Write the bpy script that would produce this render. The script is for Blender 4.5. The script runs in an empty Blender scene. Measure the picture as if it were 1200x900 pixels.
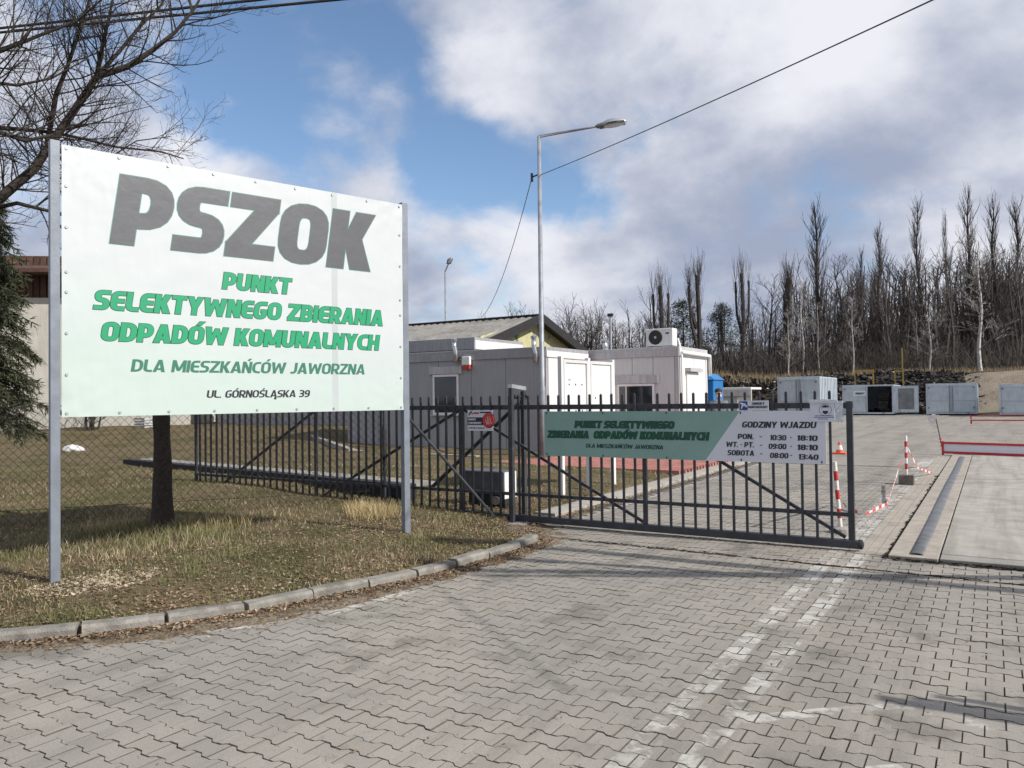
import bpy, math, random
from math import sin, cos, pi, radians, sqrt, exp
from mathutils import Vector, Matrix, noise as mnoise
random.seed(7)
SC = bpy.context.scene
COL = SC.collection
# ------------------------------------------------------------------ camera
# world: X runs along the sliding gate, Y along the drive, the photographer stands over the origin
FPX = 918.0; TH = radians(31.5); PITCH = math.atan(17.5/FPX); ROLL = math.atan(.01237); EYE = 1.6
F0 = Vector((-sin(TH), cos(TH), 0)); RH = Vector((cos(TH), sin(TH), 0)); UZ = Vector((0, 0, 1))
FW = F0*cos(PITCH)+UZ*sin(PITCH); UPP = UZ*cos(PITCH)-F0*sin(PITCH)
CR = RH*cos(ROLL)-UPP*sin(ROLL); CU = RH*sin(ROLL)+UPP*cos(ROLL)
CAMP = Vector((0, 0, EYE))
cam = bpy.data.cameras.new('camera'); camo = bpy.data.objects.new('camera', cam); COL.objects.link(camo)
cam.sensor_width = 36; cam.lens = FPX/1200*36; cam.clip_end = 6000; cam.clip_start = .05
camo.matrix_world = Matrix(((CR.x, CU.x, -FW.x, 0), (CR.y, CU.y, -FW.y, 0), (CR.z, CU.z, -FW.z, EYE), (0, 0, 0, 1)))
SC.camera = camo
def ray(px, py): return FW+CR*((px-600)/FPX)-CU*((py-450)/FPX)
def G(px, py, z=0.0):            # surveyed point of the ground
    d = ray(px, py); return CAMP+d*((z-EYE)/d.z)
def PD(px, py, D):               # surveyed point at a distance
    d = ray(px, py); return CAMP+d*(D/d.dot(F0))
def PY(px, py, Y):               # surveyed point on a wall parallel to the gate
    d = ray(px, py); return CAMP+d*(Y/d.y)
# ------------------------------------------------------------------ world, sun, exposure
SUN_EL = radians(35); SUN_AZ = radians(2)
sdir = Vector((cos(SUN_EL)*cos(SUN_AZ), cos(SUN_EL)*sin(SUN_AZ), sin(SUN_EL)))
W = bpy.data.worlds.new('World'); SC.world = W; W.use_nodes = True
SC.view_settings.view_transform = 'Standard'; SC.view_settings.look = 'None'; SC.view_settings.gamma = 1
SC.view_settings.exposure = 0.0
class NT:
    def __init__(s, tree): s.t = tree; s.n = tree.nodes; s.l = tree.links
    def new(s, ty, **kw):
        n = s.n.new(ty)
        for k, v in kw.items(): setattr(n, k, v)
        return n
    def link(s, a, b): s.l.new(a, b)
    def val(s, sock, v):
        if hasattr(v, 'links') or isinstance(v, bpy.types.NodeSocket): s.link(v, sock)
        else: sock.default_value = v
    def math(s, op, a, b=None, c=None, clamp=False):
        n = s.new('ShaderNodeMath', operation=op, use_clamp=clamp)
        for i, v in enumerate((a, b, c)):
            if v is not None: s.val(n.inputs[i], v)
        return n.outputs[0]
    def vmath(s, op, a, b=None, out=0):
        n = s.new('ShaderNodeVectorMath', operation=op)
        s.val(n.inputs[0], a)
        if b is not None: s.val(n.inputs[1] if op != 'SCALE' else n.inputs[3], b)
        return n.outputs[out]
    def mix(s, f, a, b, blend='MIX'):
        n = s.new('ShaderNodeMix', data_type='RGBA', blend_type=blend)
        s.val(n.inputs[0], f); s.val(n.inputs[6], a); s.val(n.inputs[7], b)
        return n.outputs[2]
    def ramp(s, f, lo, hi, a=0.0, b=1.0, smooth=True):
        n = s.new('ShaderNodeMapRange'); n.interpolation_type = 'SMOOTHSTEP' if smooth else 'LINEAR'
        s.val(n.inputs[0], f); n.inputs[1].default_value = lo; n.inputs[2].default_value = hi
        n.inputs[3].default_value = a; n.inputs[4].default_value = b
        return n.outputs[0]
    def noise(s, vec, scale, detail=4, rough=.55, dist=0, out=0):
        n = s.new('ShaderNodeTexNoise'); n.inputs['Scale'].default_value = scale
        n.inputs['Detail'].default_value = detail; n.inputs['Roughness'].default_value = rough
        n.inputs['Distortion'].default_value = dist
        if vec is not None: s.link(vec, n.inputs['Vector'])
        return n.outputs[out]
def c4(c): return (c[0], c[1], c[2], 1.0)
w = NT(W.node_tree); w.n.clear()
wout = w.new('ShaderNodeOutputWorld')
sky = w.new('ShaderNodeTexSky', sky_type='NISHITA', sun_disc=False)
sky.sun_elevation = SUN_EL; sky.sun_rotation = pi/2-SUN_AZ; sky.air_density = 1.0; sky.dust_density = .4; sky.ozone_density = 3.0
tc = w.new('ShaderNodeTexCoord'); D = tc.outputs['Generated']
sep = w.new('ShaderNodeSeparateXYZ'); w.link(D, sep.inputs[0])
den = w.math('ADD', w.math('MAXIMUM', sep.outputs[2], 0.0), .55)
comb = w.new('ShaderNodeCombineXYZ'); w.link(w.math('DIVIDE', sep.outputs[0], den), comb.inputs[0]); w.link(w.math('DIVIDE', sep.outputs[1], den), comb.inputs[1])
P0 = comb.outputs[0]
n1 = w.noise(w.vmath('ADD', P0, (3.1, 1.7, 0)), 4.6, 8, .58, .2)
n2 = w.noise(w.vmath('ADD', P0, (7.3, 4.2, 0)), 4.6, 8, .56, .1)
n3 = w.noise(w.vmath('ADD', P0, (1.3, 9.2, 0)), 1.7, 3, .5, .1)
def blobs(lst):
    tot = None
    for px, py, r, a in lst:
        q = w.vmath('DISTANCE', D, tuple(ray(px, py).normalized()), out=1)
        g = w.math('MULTIPLY', w.math('POWER', 2.718, w.math('MULTIPLY', w.math('POWER', w.math('DIVIDE', q, r), 2.0), -1.0)), a)
        tot = g if tot is None else w.math('ADD', tot, g)
    return tot
hole = w.math('MINIMUM', blobs(((370, 20, .10, 1.0), (300, 80, .075, .9), (400, 75, .075, .8), (460, 100, .055, .65), (345, 140, .06, .55), (520, 175, .055, .95), (480, 215, .045, .5), (570, 205, .045, .8), (640, 232, .05, .95), (705, 236, .035, .8), (265, 135, .045, .4), (410, 190, .04, .5), (180, 80, .08, .35), (60, 40, .15, .2))), 1.0)
cov = w.math('SUBTRACT', w.math('ADD', w.math('MULTIPLY', w.math('SUBTRACT', n1, .5), 3.4), 1.02), w.math('MULTIPLY', hole, 1.06))
cov = w.ramp(cov, .0, .95)
shine = w.math('SUBTRACT', blobs(((985, 40, .09, .30), (590, 90, .07, .16), (870, 90, .16, .12), (1150, 250, .12, .14), (590, 280, .10, .10), (240, 165, .05, .2), (450, 230, .08, .12), (640, 300, .10, .10))), blobs(((1080, 130, .13, .12), (900, 230, .14, .16), (690, 130, .10, .08))))
lum = w.ramp(w.math('ADD', w.math('ADD', w.math('MULTIPLY', n2, .75), w.math('MULTIPLY', n3, .35)), shine), .38, .78)
ccol = w.mix(lum, (.36, .41, .545, 1), (.86, .87, .93, 1))
bg1 = w.new('ShaderNodeBackground'); w.link(sky.outputs[0], bg1.inputs[0]); bg1.inputs[1].default_value = .15
bg2 = w.new('ShaderNodeBackground'); w.link(ccol, bg2.inputs[0]); bg2.inputs[1].default_value = 1.0
ms = w.new('ShaderNodeMixShader'); w.link(cov, ms.inputs[0]); w.link(bg1.outputs[0], ms.inputs[1]); w.link(bg2.outputs[0], ms.inputs[2])
w.link(ms.outputs[0], wout.inputs[0])
sl = bpy.data.lights.new('sun', 'SUN'); sl.energy = 5.0; sl.angle = radians(.53); sl.color = (1, .955, .88)
so = bpy.data.objects.new('sun', sl); COL.objects.link(so); so.rotation_euler = sdir.to_track_quat('Z', 'Y').to_euler()

# ------------------------------------------------------------------ helpers
def mat(name, col, rough=.7, var=.12, scale=6.0, bump=0.0, bscale=40.0, metal=0.0, island=0.0, col2=None, c2lo=.5, c2hi=.7, c2scale=2.0, emit=None, trans=0, coord='Object', spec=.5, streak=0.0, tracks=0):
    m = bpy.data.materials.new(name); m.use_nodes = True
    t = NT(m.node_tree); b = t.n['Principled BSDF']
    tcn = t.new('ShaderNodeTexCoord'); co = tcn.outputs[coord]
    nz = t.noise(co, scale, 5, .6)
    f = t.ramp(nz, .3, .7, 1-var, 1+var)
    base = c4(col)
    if col2 is not None:
        base = t.mix(t.ramp(t.noise(co, c2scale, 5, .6), c2lo, c2hi), c4(col), c4(col2))
    if island:
        g = t.new('ShaderNodeNewGeometry'); oi = t.new('ShaderNodeObjectInfo')
        r = t.math('FRACT', t.math('ADD', g.outputs['Random Per Island'], oi.outputs['Random']))
        f = t.math('MULTIPLY', f, t.ramp(r, 0, 1, 1-island, 1+island, False))
    if streak:
        mp = t.new('ShaderNodeMapping'); mp.inputs['Scale'].default_value = (6, 6, .35); t.link(co, mp.inputs[0])
        f = t.math('MULTIPLY', f, t.ramp(t.noise(mp.outputs[0], 3, 4, .6), .35, .7, 1-streak, 1.03))
    if tracks:
        mp = t.new('ShaderNodeMapping'); mp.inputs['Scale'].default_value = (2.2, .12, 1); t.link(co, mp.inputs[0])
        f = t.math('MULTIPLY', f, t.ramp(t.noise(mp.outputs[0], 1.6, 6, .65, .4), .42, .66, 1.06, 1-tracks))
    cm = t.new('ShaderNodeCombineXYZ')
    for i in range(3): t.link(f, cm.inputs[i])
    t.link(t.mix(1.0, base, cm.outputs[0], 'MULTIPLY'), b.inputs['Base Color'])
    b.inputs['Roughness'].default_value = rough; b.inputs['Metallic'].default_value = metal
    b.inputs['Specular IOR Level'].default_value = spec
    if bump:
        bn = t.new('ShaderNodeBump'); bn.inputs['Strength'].default_value = bump; bn.inputs['Distance'].default_value = .01
        t.link(t.noise(co, bscale, 4, .6), bn.inputs['Height']); t.link(bn.outputs[0], b.inputs['Normal'])
    if trans: b.inputs['Transmission Weight'].default_value = trans
    return m
def tag(o, label=None, cat=None, group=None, kind=None):
    if label: o['label'] = label
    if cat: o['category'] = cat
    if group: o['group'] = group
    if kind: o['kind'] = kind
    return o
def empty(name, loc, label, cat, rz=0, group=None):
    o = bpy.data.objects.new(name, None); COL.objects.link(o); o.location = loc; o.rotation_euler = (0, 0, rz)
    o.empty_display_size = .2
    return tag(o, label, cat, group)
def put(name, me, parent=None, loc=(0, 0, 0), rot=(0, 0, 0), scale=(1, 1, 1)):
    o = bpy.data.objects.new(name, me); COL.objects.link(o); o.parent = parent
    o.location = loc; o.rotation_euler = rot; o.scale = scale
    return o
class MB:
    def __init__(s, off=(0, 0, 0)): s.v = []; s.f = []; s.off = Vector(off)
    def add(s, vs, fs):
        b = len(s.v); s.v.extend([(v[0]-s.off.x, v[1]-s.off.y, v[2]-s.off.z) for v in vs]); s.f.extend([tuple(b+i for i in f) for f in fs])
    def box(s, x0, x1, y0, y1, z0, z1):
        s.add([(x0, y0, z0), (x1, y0, z0), (x1, y1, z0), (x0, y1, z0), (x0, y0, z1), (x1, y0, z1), (x1, y1, z1), (x0, y1, z1)],
              [(0, 3, 2, 1), (4, 5, 6, 7), (0, 1, 5, 4), (1, 2, 6, 5), (2, 3, 7, 6), (3, 0, 4, 7)])
    def bar(s, a, b, wd, ht, up=(0, 0, 1)):
        a = Vector(a); b = Vector(b); d = (b-a).normalized(); u = Vector(up)
        if abs(d.dot(u)) > .95: u = Vector((0, 1, 0))
        sd = d.cross(u).normalized(); u = sd.cross(d).normalized(); sd *= wd/2; u *= ht/2
        vs = [p+i*sd+j*u for p in (a, b) for i, j in ((-1, -1), (1, -1), (1, 1), (-1, 1))]
        s.add(vs, [(0, 1, 2, 3), (7, 6, 5, 4), (0, 4, 5, 1), (1, 5, 6, 2), (2, 6, 7, 3), (3, 7, 4, 0)])
    def tube(s, pts, rad, n=6, cap=True):
        pts = [Vector(p) for p in pts]
        if not hasattr(rad, '__len__'): rad = [rad]*len(pts)
        vs = []; fs = []; prev = None
        for i, p in enumerate(pts):
            d = (pts[min(i+1, len(pts)-1)]-pts[max(i-1, 0)])
            if d.length < 1e-9: d = Vector((0, 0, 1))
            d.normalize()
            if prev is None:
                prev = Vector((1, 0, 0)) if abs(d.x) < .8 else Vector((0, 1, 0))
            u = (prev-d*prev.dot(d)).normalized(); v = d.cross(u); prev = u
            for k in range(n):
                a = 2*pi*k/n; vs.append(p+(u*cos(a)+v*sin(a))*rad[i])
        for i in range(len(pts)-1):
            for k in range(n):
                k2 = (k+1) % n; fs.append((i*n+k, i*n+k2, (i+1)*n+k2, (i+1)*n+k))
        if cap: fs.append(tuple(range(n-1, -1, -1))); fs.append(tuple((len(pts)-1)*n+k for k in range(n)))
        s.add(vs, fs)
    def lathe(s, c, prof, n=16, axis='z'):
        vs = []; fs = []
        for r, z in prof:
            for k in range(n):
                a = 2*pi*k/n
                if axis == 'z': vs.append((c[0]+r*cos(a), c[1]+r*sin(a), c[2]+z))
                elif axis == 'y': vs.append((c[0]+r*cos(a), c[1]+z, c[2]+r*sin(a)))
                else: vs.append((c[0]+z, c[1]+r*cos(a), c[2]+r*sin(a)))
        for i in range(len(prof)-1):
            for k in range(n):
                k2 = (k+1) % n; fs.append((i*n+k, i*n+k2, (i+1)*n+k2, (i+1)*n+k))
        fs.append(tuple(range(n-1, -1, -1))); fs.append(tuple((len(prof)-1)*n+k for k in range(n)))
        s.add(vs, fs)
    def prism(s, poly, z0, z1):
        n = len(poly); vs = [(x, y, z0) for x, y in poly]+[(x, y, z1) for x, y in poly]
        s.add(vs, [tuple(range(n-1, -1, -1)), tuple(range(n, 2*n))]+[(i, (i+1) % n, n+(i+1) % n, n+i) for i in range(n)])
    def mesh(s, name, m, smooth=False):
        me = bpy.data.meshes.new(name); me.from_pydata(s.v, [], s.f); me.update()
        ms = m if isinstance(m, (list, tuple)) else [m]
        for q in ms: me.materials.append(q)
        if smooth: me.polygons.foreach_set('use_smooth', [True]*len(me.polygons))
        return me
    def build(s, name, m, parent=None, smooth=False, bevel=0, **kw):
        o = put(name, s.mesh(name, m, smooth), parent, **kw)
        if bevel:
            md = o.modifiers.new('bevel', 'BEVEL'); md.width = bevel; md.segments = 2; md.limit_method = 'ANGLE'
        return o
def part(name, m, parent, fn, **kw):      # fn fills an MB in world coordinates, the parent's place is taken off
    mb = MB(parent.location if parent else (0, 0, 0)); fn(mb); return mb.build(name, m, parent, **kw)
def smooth(t): t = max(0, min(1, t)); return t*t*(3-2*t)
def fbm(x, y, s=1.0, o=4): return mnoise.fractal(Vector((x*s, y*s, 3.7)), 1.0, 2.0, o)

# ------------------------------------------------------------------ materials
M = {}
M['dark_steel'] = mat('dark_painted_steel', (.036, .040, .049), .42, .3, 7, .3, 60, col2=(.065, .052, .042), c2lo=.60, c2hi=.72, c2scale=9)
M['post_steel'] = mat('grey_galvanised_steel', (.20, .225, .265), .45, .12, 7, .1, 50, metal=.2)
M['galv'] = mat('galvanised', (.42, .44, .47), .4, .15, 6, metal=.5)
M['lamp_post'] = mat('lamp_post_paint', (.27, .29, .32), .5, .2, 4, .1, 30, metal=.2)
M['panel'] = mat('cabin_panel_paint', (.60, .60, .60), .5, .05, 1.2, .1, 30, streak=.06)
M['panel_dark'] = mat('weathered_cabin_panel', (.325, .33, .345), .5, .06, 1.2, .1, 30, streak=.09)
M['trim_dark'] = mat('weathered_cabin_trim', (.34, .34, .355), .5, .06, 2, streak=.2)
M['panel_trim'] = mat('cabin_trim_paint', (.50, .50, .51), .5, .06, 2, streak=.2)
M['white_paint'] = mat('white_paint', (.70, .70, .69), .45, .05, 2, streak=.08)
M['chrome'] = mat('flue_steel', (.55, .56, .58), .25, .1, 6, metal=.9)
M['glass'] = mat('dark_window_glass', (.02, .024, .03), .06, .3, 2, spec=.9)
M['frame_white'] = mat('upvc_white', (.75, .75, .74), .4, .04, 4)
M['black'] = mat('black_rubber', (.02, .02, .022), .8, .2, 9)
M['tyre'] = M['black']
M['concrete'] = mat('concrete_cast', (.28, .265, .24), .9, .15, 5, .4, 60, col2=(.20, .19, .17), c2scale=1.6)
M['kerb'] = mat('kerb_concrete', (.24, .225, .20), .9, .22, 9, 1.0, 70, island=.10, col2=(.15, .14, .12), c2lo=.45, c2hi=.65, c2scale=4)
M['slab'] = mat('slab_concrete', (.335, .31, .275), .9, .13, 3, .3, 70, col2=(.265, .25, .225), c2scale=1.1, tracks=.22)
M['slab_b'] = mat('slab_edge_concrete', (.34, .305, .255), .9, .15, 6, .4, 70, col2=(.27, .245, .21), c2scale=1.6)
M['rail_grey'] = mat('worn_rubber_pipe', (.13, .135, .145), .6, .25, 4, .2, 30)
M['bark'] = mat('bark', (.042, .033, .027), .95, .35, 30, 1.0, 45)
M['bark_far'] = mat('far_bark', (.050, .042, .038), .95, .3, .3, island=.35)
M['twig_far'] = mat('far_twigs', (.070, .060, .055), .95, .2, .3, island=.4)
M['twig_pale'] = mat('birch_twigs', (.27, .25, .23), .9, .2, .3, island=.3)
M['birch'] = mat('birch_bark', (.46, .44, .41), .8, .4, 5, col2=(.07, .06, .055), c2lo=.6, c2hi=.66, c2scale=4)
M['needle'] = mat('conifer_needles', (.045, .052, .024), .8, .3, 3, island=.45)
M['needle_far'] = mat('far_pine_needles', (.030, .045, .030), .8, .3, 1, island=.4)
M['cream'] = mat('cream_render', (.52, .495, .44), .9, .08, 1.5, .2, 50, streak=.1)
M['brown_wood'] = mat('brown_boards', (.085, .045, .03), .8, .25, 5, island=.25)
M['tile_brown'] = mat('brown_roof_tiles', (.10, .05, .04), .8, .2, 5, island=.2)
M['asbestos'] = mat('corrugated_cement_roof', (.235, .225, .21), .95, .18, 1.5, .3, 20, col2=(.15, .14, .125), c2scale=.7, streak=.1)
M['barn_wall'] = mat('peeling_barn_paint', (.47, .44, .26), .9, .1, 3, col2=(.10, .19, .12), c2lo=.52, c2hi=.58, c2scale=1.3)
M['barge'] = mat('dark_barge_board', (.018, .017, .018), .85, .2, 4)
M['red'] = mat('red_paint', (.48, .03, .03), .5, .12, 7)
M['white_band'] = mat('white_band_paint', (.72, .70, .67), .5, .1, 8)
M['orange'] = mat('orange_plastic', (.65, .09, .04), .5, .1, 8)
M['blue'] = mat('blue_plastic', (.012, .155, .42), .5, .08, 3)
M['container'] = mat('blue_grey_container_paint', (.49, .55, .60), .55, .08, 2, .1, 20, col2=(.26, .25, .24), c2lo=.60, c2hi=.76, c2scale=1.5, streak=.16)
M['cont_dark'] = mat('container_inside', (.17, .18, .19), .8, .2, 2)
M['tape_white'] = mat('barrier_tape_white', (.72, .68, .66), .4, .05, 5)
M['tape_red'] = mat('barrier_tape_red', (.6, .06, .06), .4, .1, 5)
M['yellow'] = mat('yellow_frame_paint', (.38, .24, .04), .6, .1, 5)
M['rock'] = mat('rubble', (.045, .04, .036), .95, .4, 3, island=.7)
M['rock_light'] = mat('light_rubble', (.42, .41, .39), .95, .3, 3, island=.4)
M['skin'] = mat('skin', (.42, .24, .17), .6, .06, 20)
M['hair'] = mat('dark_hair', (.02, .014, .01), .7, .2, 20)
M['jacket'] = mat('grey_jacket', (.17, .18, .20), .85, .15, 20)
M['trousers'] = mat('dark_trousers', (.03, .035, .05), .85, .15, 20)
M['cloth_white'] = mat('white_cloth', (.75, .75, .75), .8, .04, 20)
M['print_white'] = mat('sign_white', (.66, .68, .74), .45, .03, 3)
M['print_green'] = mat('sign_green', (.23, .385, .345), .45, .04, 3)
M['ink_grey'] = mat('ink_dark_grey', (.105, .108, .118), .30, .05, 3, .6, 2.2, spec=.7)
M['ink_green'] = mat('ink_green', (.012, .30, .135), .4, .03, 6)
M['ink_teal'] = mat('ink_teal', (.035, .175, .115), .4, .03, 6)
M['ink_dk'] = mat('ink_dark_green', (.006, .045, .028), .4, .03, 6)
M['ink_mid'] = mat('ink_mid_green', (.010, .085, .050), .4, .03, 6)
M['ink_edge'] = mat('ink_edge_green', (.10, .25, .20), .4, .03, 6)
M['ink_black'] = mat('ink_black', (.02, .02, .03), .4, .03, 6)
M['ink_red'] = mat('ink_red', (.55, .035, .03), .4, .03, 6)
M['ink_blue'] = mat('ink_blue', (.015, .04, .25), .4, .03, 6)
M['ink_white'] = mat('ink_white', (.7, .72, .76), .4, .03, 6)
M['sleeve'] = mat('plastic_sleeve', (.60, .64, .68), .15, .1, 14, .5, 25, spec=.9)
M['wire_black'] = mat('black_cable', (.02, .02, .02), .7, .1, 5)
M['link_wire'] = mat('old_fence_wire', (.03, .024, .02), .8, .3, 20)
M['leaf'] = mat('dead_leaves', (.26, .165, .09), .85, .2, 8, island=.55, col2=(.38, .28, .18), c2scale=30)
M['old_steel'] = mat('weathered_machine_grey', (.10, .105, .12), .6, .2, 8, streak=.15)
def leafmix(name, cols, rough=.85, tint=None):
    m = bpy.data.materials.new(name); m.use_nodes = True; t = NT(m.node_tree); b = t.n['Principled BSDF']
    g = t.new('ShaderNodeNewGeometry'); cr = t.new('ShaderNodeValToRGB'); cr.color_ramp.interpolation = 'CONSTANT'
    el = cr.color_ramp.elements
    for i, (p, c) in enumerate(cols):
        e = el[i] if i < 2 else el.new(p); e.position = p; e.color = c4(c)
    t.link(g.outputs['Random Per Island'], cr.inputs[0])
    co = t.new('ShaderNodeTexCoord').outputs['Object']
    v = t.ramp(t.noise(co, .9, 3), .3, .7, .8, 1.2); cm = t.new('ShaderNodeCombineXYZ')
    for i in range(3): t.link(v, cm.inputs[i])
    gcol = cr.outputs[0]
    if tint: gcol = t.mix(t.ramp(t.noise(co, .75, 4), .42, .58, 0, .7), gcol, c4(tint))
    t.link(t.mix(1, gcol, cm.outputs[0], 'MULTIPLY'), b.inputs['Base Color']); b.inputs['Roughness'].default_value = rough
    b.inputs['Specular IOR Level'].default_value = .2
    return m
M['grass'] = leafmix('dry_and_green_grass', [(0, (.09, .11, .035)), (.14, (.19, .16, .085)), (.36, (.27, .215, .13)), (.60, (.37, .30, .195)), (.78, (.12, .11, .055)), (.88, (.46, .39, .27))], tint=(.12, .145, .05))
M['straw'] = leafmix('straw_grass', [(0, (.38, .29, .15)), (.4, (.46, .37, .21)), (.7, (.28, .2, .1)), (.9, (.5, .43, .27))])
M['litter'] = leafmix('leaf_litter', [(0, (.14, .09, .055)), (.25, (.22, .15, .095)), (.5, (.29, .215, .145)), (.7, (.10, .065, .042)), (.88, (.36, .29, .205)), (.97, (.22, .10, .055))])

def lawn_mat(name, a, b_, c, sc=1.0):
    m = bpy.data.materials.new(name); m.use_nodes = True; t = NT(m.node_tree); b = t.n['Principled BSDF']
    co = t.new('ShaderNodeNewGeometry').outputs['Position']
    n = t.noise(co, 1.1*sc, 6, .62); n2_ = t.noise(co, 16*sc, 5, .7); n3_ = t.noise(co, .45*sc, 4)
    col = t.mix(t.ramp(n, .38, .56), c4(a), c4(b_)); col = t.mix(t.ramp(n2_, .42, .62), col, c4(c))
    v = t.ramp(t.noise(co, 60*sc, 3, .7), .3, .7, .55, 1.35); cm = t.new('ShaderNodeCombineXYZ')
    for i in range(3): t.link(v, cm.inputs[i])
    t.link(t.mix(1, col, cm.outputs[0], 'MULTIPLY'), b.inputs['Base Color']); b.inputs['Roughness'].default_value = .95
    b.inputs['Specular IOR Level'].default_value = .1
    bn = t.new('ShaderNodeBump'); bn.inputs['Strength'].default_value = .9; bn.inputs['Distance'].default_value = .03
    t.link(t.noise(co, 40*sc, 5, .7), bn.inputs['Height']); t.link(bn.outputs[0], b.inputs['Normal'])
    return m
M['lawn'] = lawn_mat('dry_lawn', (.10, .098, .045), (.20, .158, .095), (.12, .09, .052))
M['dirt'] = lawn_mat('leafy_dirt', (.22, .175, .125), (.27, .225, .17), (.15, .11, .075))
M['terrain'] = lawn_mat('brown_terrain', (.045, .036, .028), (.035, .029, .023), (.075, .058, .04), .3)
M['sand'] = lawn_mat('sandy_bank', (.25, .21, .16), (.17, .14, .10), (.29, .25, .20), .5)

def paver_mat(name, far):
    m = bpy.data.materials.new(name); m.use_nodes = True; t = NT(m.node_tree); b = t.n['Principled BSDF']
    g = t.new('ShaderNodeNewGeometry'); co = g.outputs['Position']; oi = t.new('ShaderNodeObjectInfo')
    sp = t.new('ShaderNodeSeparateXYZ'); t.link(co, sp.inputs[0]); X = sp.outputs[0]; Y = sp.outputs[1]
    base = t.mix(t.ramp(t.noise(co, .55, 4), .35, .65), (.315, .288, .250, 1), (.272, .253, .226, 1))
    base = t.mix(t.ramp(t.noise(co, 1.6, 5, .65), .53, .68, 0, .8), base, (.175, .165, .14, 1))      # dirt stains
    base = t.mix(t.ramp(t.noise(t.vmath('ADD', co, (5, 3, 0)), 2.2, 5, .7), .62, .72, 0, .6), base, (.16, .15, .135, 1))
    mp = t.new('ShaderNodeMapping'); mp.inputs['Scale'].default_value = (1.3, .10, 1); mp.inputs['Rotation'].default_value = (0, 0, .12); t.link(co, mp.inputs[0])
    trk = t.ramp(t.noise(mp.outputs[0], 1.5, 6, .65, .6), .44, .66, 1.05, .84); cm = t.new('ShaderNodeCombineXYZ')
    for i in range(3): t.link(trk, cm.inputs[i])
    base = t.mix(1, base, cm.outputs[0], 'MULTIPLY')
    if far:
        br = t.new('ShaderNodeTexBrick'); br.inputs['Scale'].default_value = 1; br.inputs['Brick Width'].default_value = .176
        br.inputs['Row Height'].default_value = .123; br.inputs['Mortar Size'].default_value = .008; br.inputs['Mortar Smooth'].default_value = .3
        br.inputs['Color1'].default_value = (.93, .93, .93, 1); br.inputs['Color2'].default_value = (1.08, 1.08, 1.08, 1); br.inputs['Mortar'].default_value = (.62, .6, .57, 1)
        t.link(co, br.inputs['Vector']); base = t.mix(1, base, br.outputs[0], 'MULTIPLY')
    else:
        r = t.math('FRACT', t.math('ADD', g.outputs['Random Per Island'], oi.outputs['Random']))
        v = t.ramp(r, 0, 1, .94, 1.06, False); cm = t.new('ShaderNodeCombineXYZ')
        for i in range(3): t.link(v, cm.inputs[i])
        base = t.mix(1, base, cm.outputs[0], 'MULTIPLY')
    sp2 = t.ramp(t.noise(co, 160, 3, .8), .3, .75, .78, 1.18); cm = t.new('ShaderNodeCombineXYZ')
    for i in range(3): t.link(sp2, cm.inputs[i])
    base = t.mix(1, base, cm.outputs[0], 'MULTIPLY')
    # worn road paint
    def band(s, c, h): return t.ramp(t.math('ABSOLUTE', t.math('SUBTRACT', s, c)), h, h-.012)
    def seg(a, bb, h):
        a = Vector(a); bb = Vector(bb); d = (bb-a); L = d.length; d /= L
        u = t.math('ADD', t.math('MULTIPLY', X, d.x), t.math('MULTIPLY', Y, d.y)); v_ = t.math('ADD', t.math('MULTIPLY', X, -d.y), t.math('MULTIPLY', Y, d.x))
        u0 = a.dot(d); v0 = -a.x*d.y+a.y*d.x
        return t.math('MULTIPLY', band(u, u0+L/2, L/2), band(v_, v0, h))
    Xw = t.math('ADD', X, t.math('MULTIPLY', t.math('SUBTRACT', t.noise(co, .35, 2), .5), .12))
    nearp = t.ramp(Y, 21, 23, 1, 0); ms_ = [t.math('MULTIPLY', band(Xw, -1.40, .075), nearp), t.math('MULTIPLY', band(Xw, -1.15, .07), nearp)]
    far_only = t.math('MULTIPLY', t.ramp(Y, 8.6, 9.4), t.ramp(Y, 21, 23, 1, 0))
    ms_.append(t.math('MULTIPLY', band(Xw, -1.36, .14), far_only))
    ms_.append(t.math('MULTIPLY', band(X, -4.72, .05), far_only))
    for a, bb in (((-4.95, 3.28), (-4.45, 3.95)), ((-4.3, 4.3), (-4.18, 5.2)), ((-4.17, 6.2), (-4.16, 6.9)), ((-1.1, 3.9), (-.45, 4.5)), ((-.9, 3.3), (-.35, 3.75)), ((-.42, 4.5), (.15, 4.35)), ((-.7, 3.0), (-.6, 3.5))):
        ms_.append(seg(a, bb, .05))
    mk = ms_[0]
    for q in ms_[1:]: mk = t.math('MAXIMUM', mk, q)
    wear = t.ramp(t.math('ADD', t.noise(co, 7, 6, .75), t.math('MULTIPLY', t.math('SUBTRACT', t.noise(co, 1.3, 2), .5), .55)), .40, .60, 0, .9)
    if not far: wear = t.math('MULTIPLY', wear, t.ramp(r, .0, .5, .35, 1))
    base = t.mix(t.math('MULTIPLY', mk, wear), base, (.50, .485, .45, 1))
    t.link(base, b.inputs['Base Color']); b.inputs['Roughness'].default_value = .88; b.inputs['Specular IOR Level'].default_value = .3
    bn = t.new('ShaderNodeBump'); bn.inputs['Strength'].default_value = .35; bn.inputs['Distance'].default_value = .004
    t.link(t.noise(co, 130, 4, .7), bn.inputs['Height']); t.link(bn.outputs[0], b.inputs['Normal'])
    return m
M['paver'] = paver_mat('concrete_pavers', False); M['yard'] = paver_mat('far_pavers', True)
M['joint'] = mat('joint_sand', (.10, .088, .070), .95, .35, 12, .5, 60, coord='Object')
M['red_pave'] = mat('red_paving', (.36, .15, .12), .9, .12, 4, island=.2)

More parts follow.
